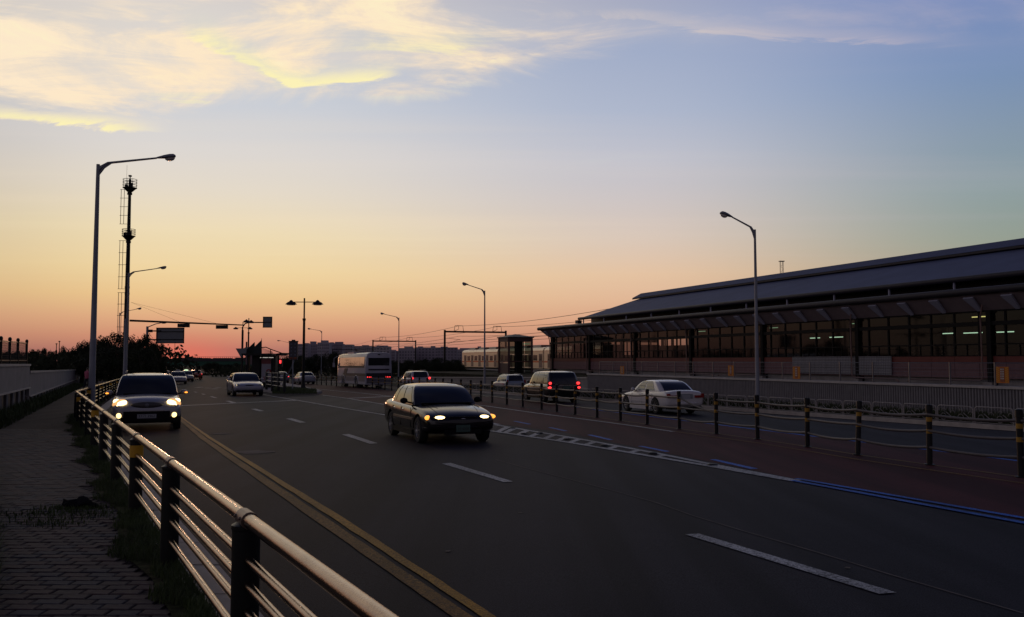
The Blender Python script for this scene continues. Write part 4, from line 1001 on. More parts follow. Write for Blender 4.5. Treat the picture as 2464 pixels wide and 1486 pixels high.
def shb(name, m, u0, v0, u1, v1, d0, d1, par=sh_):
    a, c = sh(u0, v1), sh(u1, v0); b = MB(); b.prism([(a.x, SD + d0, a.z), (c.x, SD + d0, a.z), (c.x, SD + d1, a.z), (a.x, SD + d1, a.z)], (0, 0, c.z - a.z)); return obj(name, b, m, par)
shb('roof', M_black, 592, 851.5, 664, 856, -1.2, 1.8)
b = MB(); b.prism([sh(664, 851.5, -1.2), sh(677, 849.5, -1.0), sh(676, 853, -1.0), sh(664, 856.5, -1.2)], (0, 2.6, 0)); obj('roof_tip', b, M_black, sh_)
shb('back_wall', M_black, 604, 856, 662, 936, 1.2, 1.35)
shb('side_column', M_black, 606, 856, 626, 936, -.1, .6); shb('side_column', M_black, 655, 856, 664, 936, -.1, .6); shb('end_column', M_black, 593, 856, 598, 932, 0, .5)
ps = shb('poster_panel', mat('poster_white', (.24, .23, .27), .5), 630, 864, 653.5, 920, -.15, -.05)
shb('poster_head', mat('poster_red', (.16, .035, .04), .5), 630.2, 864.3, 653.3, 876, -.17, -.152, ps)
b = MB(); c_ = sh(646, 894, -.172); rr = .15
b.tube([c_ + Vector((rr * cos(a), 0, rr * sin(a) * .9)) for a in [x * pi / 8 for x in range(17)]], .05, 5, False); b.bar(c_ + Vector((rr, 0, rr)), c_ + Vector((rr + .05, 0, -rr)), .06, .05); obj('poster_letter', b, M_textred, ps)
b = MB()
for q in range(3): a = sh(633, 908 + q * 3.2, -.17); c2 = sh(650 - q * 3, 908 + q * 3.2, -.17); b.bar(a, c2, .02, .05)
obj('poster_print', b, M_textred, ps)
M_sign = mat('lit_sign_strip', (.6, .6, .6), .5, emit=(1.0, .92, .82), estr=.45)
b = MB(); 
for u0, u1 in ((626, 629), (632, 645), (646.5, 658)):
    n = max(2, int((u1 - u0) / 1.6))
    for q in range(n): a = sh(u0 + (u1 - u0) * q / n, 860.3, -.2); c2 = sh(u0 + (u1 - u0) * (q + .78) / n, 862.0 - .5 * (q % 2), -.2); b.prism([(a.x, a.y, a.z), (c2.x, a.y, a.z), (c2.x, a.y, c2.z), (a.x, a.y, c2.z)], (0, .03, 0))
obj('lit_name_strip', b, M_sign, sh_)
rs = shb('red_signal_box', M_black, 671, 866, 681, 884, -.35, 0); b = MB(); b.box(tuple(sh(674.5, 869 + 2, -.37)), (.14, .04, .26)); obj('red_light', b, lamp_mat('red_signal_light', (1, .03, .03), 2.2), rs)
p = G(676, 937, .15); b = MB(); b.tube([p, Vector((p.x, SD - .2, sh(676, 868).z))], .06, 8); obj('signal_pole', b, M_black, sh_, True)
b = MB(); b.prism([sh(593, 842, -.3), sh(612, 824, .6), sh(612, 852, .6), sh(593, 852, -.3)], (.02, .06, 0)); obj('solar_panel', b, M_black, sh_)
b = MB(); b.prism([sh(610, 837, -.3), sh(628.5, 819.5, .6), sh(628.5, 852, .6), sh(610, 852, -.3)], (.02, .06, 0)); obj('solar_panel', b, M_black, sh_)
b = MB(); b.tube([sh(629.5, 852), sh(629.5, 815)], .02, 4); b.tube([sh(629.5, 837), sh(640, 836), sh(650, 840.5), sh(677, 850)], .04, 5)
for k in range(6): b.tube([sh(629.5, 838 + k * 2.4), sh(655 + k * .5, 847 + k * .9)], .012, 3, False)
b.tube([sh(651, 841), sh(651, 851.5)], .03, 4); obj('stay_frame', b, M_black, sh_)
bp = root('bus_stop_panel', G(705, 938, .15), 'tall dark bus stop panel with route rows on a thin post', 'sign')
p = G(704, 938, .15); b = MB(); b.tube([p, Vector((p.x, p.y, AT(704, 819, p.y).z))], .045, 8); obj('pole', b, M_greyp, bp, True)
a, c = AT(697.5, 866.5, p.y), AT(719, 822, p.y); b = MB(); b.box(((a.x + c.x) / 2 - .05, p.y - .08, (a.z + c.z) / 2), (c.x - a.x, .14, c.z - a.z)); pn = obj('panel', b, mat('panel_black', (.035, .033, .045), .45), bp)
b = MB(); b.box(((a.x + c.x) / 2 - .05, p.y - .08, c.z + .06), (.25, .14, .12)); b.box(((a.x + c.x) / 2 - .05, p.y - .08, c.z + .01), (c.x - a.x + .08, .2, .05)); obj('panel_cap', b, M_black, pn)
b = MB()
for k in range(5):
    for xx in (.28, .72): b.box((a.x + (c.x - a.x) * xx - .05, p.y - .155, c.z - .2 - k * .27), (.10, .006, .09))
obj('route_numbers', b, mat('dim_print', (.10, .11, .16), .5), pn)
b = MB()
for xx in (.27, .73): b.box((a.x + (c.x - a.x) * xx - .05, p.y - .155, a.z + .12), (.2, .006, .14))
obj('orange_labels', b, mat('orange_label', (.30, .07, .02), .5), pn)

# ------------------------------------------------------------------ lift tower beside the platform
EY = 95; e0, e1, e2 = AT(1201, 900, EY + 2.2), AT(1224.5, 900, EY), AT(1280, 900, EY + .7)
zt, zb = AT(1224, 811, EY).z, -.9
back = e0 + (e2 - e1)
lt = root('lift_tower', (e1.x, e1.y, zb), 'brown glazed lift tower with a low pyramid roof in front of the train', 'lift tower')
M_brown = mat('brown_cladding', (.065, .032, .030), .5, noise=.1)
def wp(p, z): return Vector((p.x, p.y, z))
for p in (e0, e1, e2, back): b = MB(); b.bar(wp(p, zb), wp(p, zt), .22); obj('corner_post', b, M_brown, lt)
for (pa, pb) in ((e0, e1), (e1, e2), (e2, back), (back, e0)):
    for z, h in ((zt - .25, .5), (zb + 1.0, .15), (zb + 2.6, .12), (zb + .3, .6)):
        b = MB(); b.bar(wp(pa, z), wp(pb, z), .12, h); obj('cross_band', b, M_brown, lt)
b = MB(); b.quad(wp(e0, zb), wp(e1, zb), wp(e1, zb + 2.4), wp(e0, zb + 2.4)); obj('side_cladding', b, M_brown, lt)
b = MB(); b.quad(wp(e0, zb + 2.6), wp(e1, zb + 2.6), wp(e1, zt - .5), wp(e0, zt - .5)); obj('side_glass', b, M_glass2, lt)
for k in range(3):
    a, c = e1.lerp(e2, k / 3 + .02), e1.lerp(e2, (k + 1) / 3 - .02)
    for z0, z1 in ((zb + .6, zb + 1.9), (zb + 2.0, zb + 3.3), (zb + 3.4, zt - .5)):
        b = MB(); b.quad(wp(a, z0), wp(c, z0), wp(c, z1), wp(a, z1)); obj('pane', b, M_glass2, lt)
    b = MB(); b.bar(wp(c, zb), wp(c, zt - .4), .07); obj('mullion', b, M_black, lt)
b = MB(); b.box(((e1.x + e2.x) / 2 - .2, EY + 1.5, (zb + zt) / 2), (.9, .9, zt - zb - .3)); obj('shaft_core', b, M_black, lt)
cc = (e0 + e1 + e2 + back) / 4; b = MB(); ev = [wp(cc + (p - cc) * 1.14, zt) for p in (e0, e1, e2, back)]
b._a(ev + [wp(cc, AT(1242, 803.5, EY).z)] + [p - Vector((0, 0, .1)) for p in ev], [(0, 1, 4), (1, 2, 4), (2, 3, 4), (3, 0, 4), (0, 5, 6, 1), (1, 6, 7, 2), (2, 7, 8, 3), (3, 8, 5, 0), (8, 7, 6, 5)]); obj('roof', b, M_eave, lt)
b = MB(); b.bar(wp(e1.lerp(e2, .62), zt - .75) + Vector((0, .8, 0)), wp(e1.lerp(e2, .9), zt - .75) + Vector((0, .8, 0)), .06, .10); obj('inner_lamp', b, M_tubed, lt)

# ------------------------------------------------------------------ train
TO = AT(1112, 868, 166); TO.z = 0
def T(s, t, z): return TO + DS * s + DT * t + Vector((0, 0, z))
tr = root('commuter_train', T(20, 0, .5), 'cream commuter train with an orange red waist stripe behind the lift tower', 'train')
M_cream = mat('cream_train_paint', (.80, .64, .44), .35, metal=.35, spec=.5, noise=.05); M_tred = mat('train_red_stripe', (.60, .09, .012), .4); M_tdoor = mat('train_door', (.20, .13, .10), .45); M_twin = mat('train_window', (.02, .035, .028), .12); M_under = mat('train_underframe', (.02, .017, .015), .8)
for c in range(3):
    s0 = c * 19.9; s1 = s0 + 19.5; b = MB()
    prof = [(0, .62), (0, 3.25), (.12, 3.55), (.5, 3.75), (1.4, 3.85), (2.3, 3.75), (2.7, 3.55), (2.8, 3.25), (2.8, .62)]
    b.prism([T(s0, t, z) for t, z in prof], DS * 19.5); body = obj('carriage', b, M_cream, tr)
    b = MB(); b.prism([T(s0 - .02, -.012, 1.50), T(s0 - .02, 0, 1.50), T(s0 - .02, 0, 1.72), T(s0 - .02, -.012, 1.72)], DS * 19.54); obj('stripe', b, M_tred, body)
    b = MB(); b.prism([T(s0, -.01, 3.18), T(s0, 0, 3.18), T(s0, 0, 3.26), T(s0, -.01, 3.26)], DS * 19.5); obj('gutter_line', b, M_tred, body)
    if c == 0: b = MB(); b.prism([T(-.05, .02, .66), T(-.05, 2.78, .66), T(-.05, 2.78, 1.72), T(-.05, .02, 1.72)], DS * .045); obj('end_stripe', b, M_tred, body)
    for k in range(5):
        b = MB(); s = s0 + 1.3 + k * 4.15; b.prism([T(s, -.02, .72), T(s, -.004, .72), T(s, -.004, 2.78), T(s, -.02, 2.78)], DS * 1.3); dd = obj('door', b, M_tdoor, body)
        b = MB(); b.prism([T(s + .2, -.03, 1.8), T(s + .2, -.021, 1.8), T(s + .2, -.021, 2.6), T(s + .2, -.03, 2.6)], DS * .9); obj('door_window', b, M_twin, dd)
        if k < 4:
            b = MB(); b.prism([T(s + 1.95, -.02, 1.78), T(s + 1.95, -.004, 1.78), T(s + 1.95, -.004, 2.62), T(s + 1.95, -.02, 2.62)], DS * 1.55); obj('window', b, M_twin, body)
            b = MB()
            for z in (.85, 1.0, 1.15, 1.3): b.prism([T(s + 1.4, -.008, z), T(s + 1.4, 0, z), T(s + 1.4, 0, z + .02), T(s + 1.4, -.008, z + .02)], DS * 2.6)
            obj('rib_lines', b, M_tdoor, body)
    for k in range(3):
        b = MB(); s = s0 + 2.5 + k * 5.6; b.prism([T(s, .5, 3.72), T(s, .7, 4.15), T(s, 2.1, 4.15), T(s, 2.3, 3.72)], DS * 3.6); obj('roof_unit', b, M_tdoor, body)
    b = MB(); b.prism([T(s0 + .5, .25, .1), T(s0 + .5, 2.5, .1), T(s0 + .5, 2.5, .61), T(s0 + .5, .25, .61)], DS * 18.5); obj('underframe', b, M_under, body)
b = MB(); b.prism([T(-90, -2.2, -1.2), T(-90, -2.2, .28), T(-90, 8, .28), T(-90, 8, -1.2)], DS * 140); struct('railway_embankment', b, M_earth)
b = MB(); b.prism([T(-6, -2.6, .20), T(-6, -2.3, .20), T(-6, -2.3, .34), T(-6, -2.6, .34)], DS * 66); struct('track_kerb', b, M_cap)

# ------------------------------------------------------------------ overhead line gantries
def gantry(u, D, lab, far=False):
    p = AT(u, 868, D); p.z = 0; g = root('overhead_line_gantry', p + Vector((0, 0, .3)), lab, 'gantry', 'overhead line gantries over the railway')
    q = p + DT * 11.2; ztp = 6.85; m = M_black
    for x in (p, q): b = MB(); b.tube([x + Vector((0, 0, -.5)), x + Vector((0, 0, ztp + .2))], .18, 8); obj('post', b, m, g, True)
    b = MB(); b.bar(p + Vector((0, 0, ztp - .1)), q + Vector((0, 0, ztp - .1)), .24, .3); obj('beam', b, m, g)
    for f in (.15, .78):
        a = p + DT * (11.2 * f); b = MB()
        b.tube([a + Vector((0, 0, ztp)), a + DT * .15 + Vector((0, 0, ztp + .95)), a + DT * 1.55 + Vector((0, 0, ztp + .95)), a + DT * 1.7 + Vector((0, 0, ztp))], .05, 4)
        b.tube([a + DT * .8 + Vector((0, 0, ztp + .95)), a + DT * .8 + Vector((0, 0, ztp + .35)), a + DT * .1 + Vector((0, 0, ztp + .05))], .035, 4); obj('wire_frame', b, m, g)
        if not far:
            c = a + Vector((0, 0, ztp - 1.5)); b = MB(); b.tube([a + DT * (-1.2 if f < .5 else 1.8) + Vector((0, 0, ztp - 1.2)), c + DT * 1.2], .03, 4); b.tube([a + DT * (-1.2 if f < .5 else 1.8) + Vector((0, 0, ztp - 2.2)), c + DT * 1.0 + Vector((0, 0, .1))], .025, 4); obj('bracket_arm', b, m, g)
    return p
ga = gantry(1070, 150, 'nearest overhead line gantry, dark beam left of the lift tower')
gb = gantry(897, 223, 'middle overhead line gantry above the coach')
gc = gantry(800, 405, 'faint farthest gantry in front of the apartment blocks', True)
for t, z, lab in ((2.4, 7.75, 'highest of the overhead wires running from the station over the train'), (9.4, 7.7, 'overhead feeder wire on the far track side'), (2.6, 6.0, 'overhead wire above the nearer track'), (2.6, 5.1, 'lowest contact wire above the nearer track'), (9.2, 6.0, 'overhead wire above the farther track'), (9.2, 5.1, 'lowest contact wire above the farther track')):
    b = MB(); s0 = ga - (-DS) * 0; A_ = ga + DT * t; P1 = A_ + DS * 62 + Vector((0, 0, z)); pts = []
    nodes = [P1, A_ + Vector((0, 0, z)), gb + DT * t + Vector((0, 0, z)), gc + DT * t + Vector((0, 0, z))]
    for a, c in zip(nodes[:-1], nodes[1:]):
        for k in range(8): f = k / 8; pts.append(a.lerp(c, f) + Vector((0, 0, -(.5 if z > 5.5 else .05) * 4 * f * (1 - f))))
    b.tube(pts + [nodes[-1]], .028, 4, False); tag(obj('overhead_wire', b, M_black, None), lab, 'wire', 'overhead wires')
# ------------------------------------------------------------------ vehicles
M_tyre = mat('tyre_rubber', (.012, .012, .012), .8); M_rim = mat('alloy_rim', (.30, .30, .31), .35, metal=.8)
M_cglass = mat('car_glass', (.012, .013, .018), .05, spec=.6)
M_trim = mat('black_trim', (.006, .006, .0065), .6, spec=.12)
M_chrome = mat('chrome_trim', (.6, .58, .55), .18, metal=1)
M_head = lamp_mat('lit_headlight', (1.0, .72, .30), 5); M_fog = lamp_mat('lit_fog_lamp', (1, .70, .26), 2.8)
M_amber = lamp_mat('lit_amber_lamp', (1, .30, .02), 2.6); M_tail = lamp_mat('lit_tail_lamp', (1, .030, .028), 1.9)
M_taild = mat('unlit_tail_lamp', (.22, .012, .012), .2); M_clear = mat('clear_lamp', (.30, .31, .33), .12)
M_plate = mat('number_plate', (.30, .31, .33), .4); M_plateg = mat('green_number_plate', (.05, .09, .075), .45); M_ink = mat('plate_ink', (.03, .03, .03), .5)
def paint(name, c, rough=.28, metal=.25, coat=.7): return mat(name, c, rough, metal=metal, coat=coat)
WH = {}
def wheel(par, x, y, r, w, side):
    key = (round(r, 3), round(w, 3))
    if key not in WH:
        b = MB(); b.lathe([(r * .62, -w * .5), (r * .93, -w * .5), (r, -w * .36), (r, w * .36), (r * .93, w * .5), (r * .62, w * .5), (r * .58, w * .3)], n=22, axis='x')
        h = MB(); h.lathe([(r * .60, w * .30), (r * .64, w * .46), (r * .58, w * .44), (r * .50, w * .22)], n=20, axis='x')
        for k in range(7):
            a = 2 * pi * k / 7; h.bar((w * .34, r * .1 * cos(a), r * .1 * sin(a)), (w * .36, r * .58 * cos(a), r * .58 * sin(a)), r * .14, w * .12)
        h.lathe([(r * .16, w * .2), (r * .14, w * .42), (0, w * .43)], n=10, axis='x')
        WH[key] = [b, h, None, None]
    b, h, mb1, mb2 = WH[key]
    if mb1 is None:
        t = obj('wheel', b, M_tyre, par, 50, world_xyz=False); rm = obj('rim', h, M_rim, t, 40, world_xyz=False); WH[key][2:] = [t.data, rm.data]
    else:
        t = obj('wheel', mb1, None, par, world_xyz=False); rm = obj('rim', mb2, None, t, world_xyz=False)
    t.location = (x, y, r); t.rotation_euler = (0, 0, 0 if side > 0 else pi)
    return t
def blob(name, par, c, r, m, nu=12, nv=8, rot=None):
    b = MB(); b.ell((0, 0, 0), r, nu, nv); o = obj(name, b, m, par, 60, world_xyz=False); o.location = c
    if rot: o.rotation_euler = rot
    return o
def car(name, loc, heading, label, cat, P, scale=1.0, group=None, pitch=True):
    """heading: unit vector the front points to"""
    rz = atan2(heading[1], heading[0]) - pi / 2
    r = root(name, loc, label, cat, group); r['_w'] = (0, 0, 0); r.rotation_euler = (0, 0, rz); r.scale = (scale,) * 3
    if pitch: r.rotation_euler.rotate_axis('X', -atan(SLOPE * heading[1]) )
    pm = P['paint']; W = P['W'] / 2
    b = MB(); rings = []
    for (y, zl, zs, zt, hw) in P['st']:
        half = [(0, zl), (.75 * hw, zl), (.94 * hw, zl + .05), (hw, zl + .22 * (zs - zl)), (hw, zl + .60 * (zs - zl)), (.985 * hw, zl + .86 * (zs - zl)), (.93 * hw, zs), (.80 * hw, zs + (zt - zs) * .45), (.45 * hw, zs + (zt - zs) * .85), (0, zt)]
        ring = half + [(-x, z) for x, z in half[-2:0:-1]]; rings.append([(x, y, z) for x, z in ring])
    n = len(rings[0]); vs = [p for q in rings for p in q]; k = len(rings)
    fs = [(i * n + j, i * n + (j + 1) % n, (i + 1) * n + (j + 1) % n, (i + 1) * n + j) for i in range(k - 1) for j in range(n)] + [tuple(range(n)), tuple(range((k - 1) * n, k * n))]
    b._a(vs, fs)
    cut = MB(); ra = P['wr'] + .055
    for yw in P['wy']:
        for s_ in (-1, 1):
            q = MB(); q.lathe([(ra, 0), (ra, .42)], n=28, axis='x'); x0 = s_ * (W - .34) if s_ > 0 else -(W + .08)
            cut._a([(x + x0, y + yw, z + P['wr'] + .015) for x, y, z in q.v], q.f)
    me = bake(b, [('SUBSURF', dict(levels=2, render_levels=2)), ('BOOLEAN', dict(operation='DIFFERENCE', object=cut, solver='EXACT'))], pm, 'body')
    body = obj('body', me, None, r)
    # greenhouse
    g = P['gh']; yf0, yf1, yr0, yr1, z0, z1, zc, w0, w1 = g; fr = P['frac']; rowsT = [0, .08, .30, .55, .76, .92, 1.0]
    def outline(t, sc=1.0, zz=None):
        yf = yf0 + (yf1 - yf0) * t ** .92; yr = yr0 + (yr1 - yr0) * t ** .92; w = w0 + (w1 - w0) * t ** 1.15; z = z0 + (z1 - z0) * sin(t * pi / 2 * .98) ** .94 if t < 1 else z1
        if zz is not None: z = zz
        ym = (yf + yr) / 2; bf = P.get('bulge', .13)
        h = [(0, yf + bf), (.42 * w, yf + bf * .82), (.80 * w, yf + bf * .30), (.97 * w, yf - .04)]
        h += [(w * (1 + .012 * sin(pi * f)), yf - .04 + (yr + .05 - (yf - .04)) * f) for f in fr]
        h += [(.93 * w, yr + .02), (.80 * w, yr - bf * .2), (.42 * w, yr - bf * .45), (0, yr - bf * .5)]
        full = h + [(-x, y) for x, y in h[-2:0:-1]]
        return [(x * sc, ym + (y - ym) * sc, z) for x, y in full]
    loops = [outline(t) for t in rowsT]; loops += [outline(1, .88, z1 + (zc - z1) * .45), outline(1, .55, z1 + (zc - z1) * .88), outline(1, .2, zc)]
    n = len(loops[0]); vs = [p for q in loops for p in q]
    fs = [(i * n + j, i * n + (j + 1) % n, (i + 1) * n + (j + 1) % n, (i + 1) * n + j) for i in range(len(loops) - 1) for j in range(n)] + [tuple(range((len(loops) - 1) * n, len(loops) * n))]
    b = MB(); b._a(vs, [f[::-1] for f in fs]); obj('roof', bake(b, [], pm, 'roof'), None, body)
    nh = 4 + len(fr) + 4; cen = Vector((0, (yf0 + yr0) / 2, z0))
    def gl(name, cols, rows=(1, 5), m=M_cglass, mirror=True):
        for sgn in ((1, -1) if mirror else (1,)):
            b = MB(); idx = [(c % n) if sgn > 0 else ((n - c) % n) for c in cols]; vv = []
            for t in range(rows[0], rows[1] + 1):
                for c in idx:
                    p = Vector(loops[t][c]); o_ = Vector((p.x, (p.y - cen.y) * .8, 0)); o_.normalize(); vv.append(p + o_ * .007 + Vector((0, 0, .004)))
            m_ = len(idx); ff = [(i * m_ + j, i * m_ + j + 1, (i + 1) * m_ + j + 1, (i + 1) * m_ + j) for i in range(rows[1] - rows[0]) for j in range(m_ - 1)]
            b._a(vv, ff); me2 = bake(b, [], m, name); obj(name, me2, None, body)
    gl('windscreen', [-3, -2, -1, 0, 1, 2, 3], (0, 5), mirror=False)
    rc = nh - 1; gl('rear_window', [rc - 2, rc - 1, rc, rc + 1, rc + 2], (1 if P.get('rw', 1) else 2, 5), mirror=False)
    for a, c in P['side_win']: gl('side_window', list(range(4 + a, 4 + c + 1)))
    # trim
    for x in (-1, 1):
        for yw in P['wy']: wheel(r, x * (W - .115), yw, P['wr'], .20, x)
        mb = MB(); mb.ell((0, 0, 0), (.10, .07, .075), 10, 8); mi = obj('mirror', mb, P.get('mirror', pm), body, 60, world_xyz=False); mi.location = (x * (w0 + .17), yf0 - .42, z0 + .10)
        b = MB(); b.bar((x * (w0 - .02), yf0 - .40, z0 + .04), (x * (w0 + .14), yf0 - .42, z0 + .08), .05, .04); obj('mirror_arm', b, M_trim, body, world_xyz=False)
        if 'sidetrim' in P:
            zt_, m_ = P['sidetrim']; b = MB(); b.bar((x * (W + .004), P['wy'][1] + .42, zt_), (x * (W + .004), P['wy'][0] - .42, zt_), .025, .055); obj('side_moulding', b, m_, body, world_xyz=False)
        b = MB(); b.bar((x * (W - .03), P['wy'][1] + .42, P['st'][5][1] + .04), (x * (W - .03), P['wy'][0] - .42, P['st'][5][1] + .04), .08, .12); obj('sill_trim', b, P.get('sill', M_trim), body, world_xyz=False)
        for yh in P.get('handles', ()): b = MB(); b.ell((0, 0, 0), (.02, .10, .018), 8, 5); hd = obj('door_handle', b, M_chrome, body, True, world_xyz=False); hd.location = (x * (W * .985 + .005), yh, z0 - .12)
        for ys_ in P.get('seams', ()):
            b = MB(); b.bar((x * (W + .001), ys_, .34), (x * (W * .985), ys_, z0 - .06), .012, .008); obj('door_seam', b, M_trim, body, world_xyz=False)
    if 'rails' in P:
        for x in (-1, 1):
            ya, yb, zr, xr = P['rails']; b = MB(); b.tube([(x * xr, ya, zr - .06), (x * xr, ya - .10, zr), (x * xr, yb + .10, zr), (x * xr, yb, zr - .06)], .018, 8); obj('roof_rail', b, P.get('railm', M_galv), body, True, world_xyz=False)
    for it in P['parts']:
        nm, kind, *a = it
        if kind == 'blob': blob(nm, body, *a)
        elif kind == 'box': b = MB(); b.box((0, 0, 0), a[1]); o = obj(nm, b, a[2], body, world_xyz=False); o.location = a[0]; o.rotation_euler = a[3] if len(a) > 3 else (0, 0, 0)
        elif kind == 'mirror2':     # the same thing on both sides
            sub, c, *q = a
            for x in (-1, 1):
                if sub == 'blob': blob(nm, body, (x * c[0], c[1], c[2]), q[0], q[1], 12, 8, (q[2][0], q[2][1] * x, q[2][2] * x) if len(q) > 2 else None)
                else: b = MB(); b.box((0, 0, 0), q[0]); o = obj(nm, b, q[1], body, world_xyz=False); o.location = (x * c[0], c[1], c[2]); o.rotation_euler = (q[2][0], q[2][1] * x, q[2][2] * x) if len(q) > 2 else (0, 0, 0)
    if 'text' in P:
        tx, loc_, size, m_, rr = P['text']; cu = bpy.data.curves.new('t', 'FONT'); cu.body = tx; cu.size = size; cu.align_x = 'CENTER'; cu.align_y = 'CENTER'; cu.extrude = .002
        o = bpy.data.objects.new('t', cu); COL.objects.link(o); dg = bpy.context.evaluated_depsgraph_get(); dg.update(); me = bpy.data.meshes.new_from_object(o.evaluated_get(dg)); bpy.data.objects.remove(o)
        me.materials.clear(); me.materials.append(m_); o = obj('plate_text', me, None, body); o.location = loc_; o.rotation_euler = rr
    return r

ST_SUV = [(-2.18, .50, .80, .86, .70), (-2.15, .36, .95, 1.0, .88), (-1.9, .28, 1.00, 1.04, .93), (-1.0, .25, 1.0, 1.02, .935), (0, .25, .99, 1.0, .935), (.8, .25, .98, 1.02, .935), (1.15, .25, .96, 1.05, .925), (1.6, .27, .90, 1.01, .925), (1.95, .30, .83, .93, .91), (2.14, .34, .72, .80, .86), (2.22, .42, .60, .66, .72)]
ST_SED = [(-2.32, .46, .74, .80, .66), (-2.28, .32, .88, .97, .82), (-2.05, .25, .92, 1.01, .865), (-1.5, .21, .92, 1.0, .885), (-.8, .19, .90, .94, .892), (0, .19, .88, .92, .892), (.75, .19, .86, .92, .89), (1.1, .19, .84, .92, .885), (1.65, .21, .78, .86, .875), (2.05, .25, .70, .76, .845), (2.25, .32, .62, .67, .77), (2.31, .38, .54, .57, .62)]
FR = [.03, .10, .40, .455, .74, .79, .93, .97]
SUV = dict(W=1.87, st=ST_SUV, wy=(1.42, -1.32), wr=.355, gh=(1.02, .32, -2.02, -1.72, .96, 1.57, 1.63, .855, .665), frac=FR, side_win=((1, 2), (3, 4), (5, 6)), rw=1)
SED = dict(W=1.78, st=ST_SED, wy=(1.42, -1.30), wr=.315, gh=(.92, .18, -1.62, -1.02, .88, 1.34, 1.395, .80, .595), frac=FR, side_win=((1, 2), (3, 4), (5, 6)), rw=1, bulge=.12)
FRW = [.03, .10, .43, .475, .80, .84, .93, .97]

# silver suv coming towards the viewer, all lamps lit
P1_ = dict(SUV); P1_.update(paint=paint('silver_suv_paint', (.27, .27, .30)), rails=(.25, -1.6, 1.69, .60), mirror=paint('silver_suv_paint', (.27, .27, .30)), handles=(.1, -.8), seams=(.9, -.1, -1.0), parts=[
    ('headlight', 'mirror2', 'blob', (.66, 2.07, .80), (.15, .10, .078), M_head, (0, .25, -.35)),
    ('outer_headlight', 'mirror2', 'blob', (.80, 1.96, .845), (.085, .10, .07), M_head),
    ('lower_lamp', 'mirror2', 'blob', (.76, 2.04, .725), (.05, .08, .035), M_head),
    ('lamp_housing', 'mirror2', 'blob', (.72, 2.00, .80), (.215, .125, .10), lamp_mat('warm_headlight_halo', (1, .50, .16), .9), (0, .30, -.5)),  # glowing blob added for the amber halo around the lit headlights
    ('fog_lamp', 'mirror2', 'blob', (.72, 2.17, .455), (.07, .06, .075), M_fog),
    ('mirror_lamp', 'mirror2', 'blob', (1.09, .68, 1.045), (.045, .03, .02), M_amber),
    ('upper_grille', 'blob', (0, 2.155, .735), (.44, .085, .10), mat('grille_grey', (.06, .055, .055), .4)),
    ('emblem', 'blob', (0, 2.24, .735), (.055, .02, .055), M_galv),
    ('chrome_strip', 'box', (0, 2.235, .575), (.92, .02, .018), M_chrome),
    ('lower_grille', 'box', (0, 2.10, .43), (1.22, .26, .27), M_trim),
    ('bumper_base', 'box', (0, 1.96, .32), (1.74, .42, .17), M_trim),
    ('cowl', 'box', (0, 1.10, 1.035), (1.30, .12, .02), M_trim),
    ('number_plate', 'box', (0, 2.24, .43), (.50, .02, .115), M_plate)],
    text=('37가 3962', (0, 2.252, .43), .105, M_ink, (pi / 2, 0, pi)))
h = Vector((.386, -.922)).normalized(); c = Vector((-10.3, 24.75)) - h * 2.2
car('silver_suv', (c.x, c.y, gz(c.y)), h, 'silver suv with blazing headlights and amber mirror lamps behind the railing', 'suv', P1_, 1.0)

# dark sedan
P2_ = dict(SED); P2_.update(paint=paint('dark_sedan_paint', (.008, .007, .008), .16, .0, .3), sidetrim=(.56, mat('trim_line', (.30, .22, .16), .3, metal=.6)), mirror=M_trim, handles=(.05, -.85), seams=(.82, -.14, -1.02), parts=[
    ('headlight', 'mirror2', 'blob', (.56, 2.14, .615), (.185, .13, .062), lamp_mat('lit_sedan_headlight', (1, .74, .30), 4.5), (0, .06, -.32)),
    ('indicator_lamp', 'mirror2', 'blob', (.775, 2.015, .63), (.075, .15, .058), lamp_mat('lit_sedan_amber', (1, .36, .04), 1.9), (0, 0, -.5)),
    ('grille', 'box', (0, 2.215, .60), (.66, .14, .105), M_trim),
    ('emblem', 'blob', (0, 2.30, .605), (.05, .015, .015), M_chrome),
    ('bumper', 'blob', (0, 1.98, .40), (.86, .37, .115), mat('dark_bumper', (.007, .006, .007), .5, spec=.15), 20, 8),
    ('air_intake', 'box', (0, 2.26, .30), (.9, .12, .10), M_trim),
    ('number_plate', 'box', (.02, 2.355, .385), (.34, .015, .16), M_plateg),
    ('cowl', 'box', (0, .98, .93), (1.30, .14, .015), M_trim),
    ('bonnet_seam', 'mirror2', 'box', (.56, 1.5, .872), (.008, .9, .012), M_trim, (-.075, 0, .10)),
    ('rear_lamp', 'mirror2', 'box', (.62, -2.33, .72), (.36, .05, .14), M_taild)],
    text=('32 4708', (.02, 2.365, .37), .085, M_ink, (pi / 2, 0, pi)))
h = Vector((.363, -.93)).normalized()
car('dark_sedan', (-1.97, 22.65, gz(22.65)), h, 'dark older sedan with lit yellow headlights driving in the middle lane', 'sedan', P2_, 1.0)

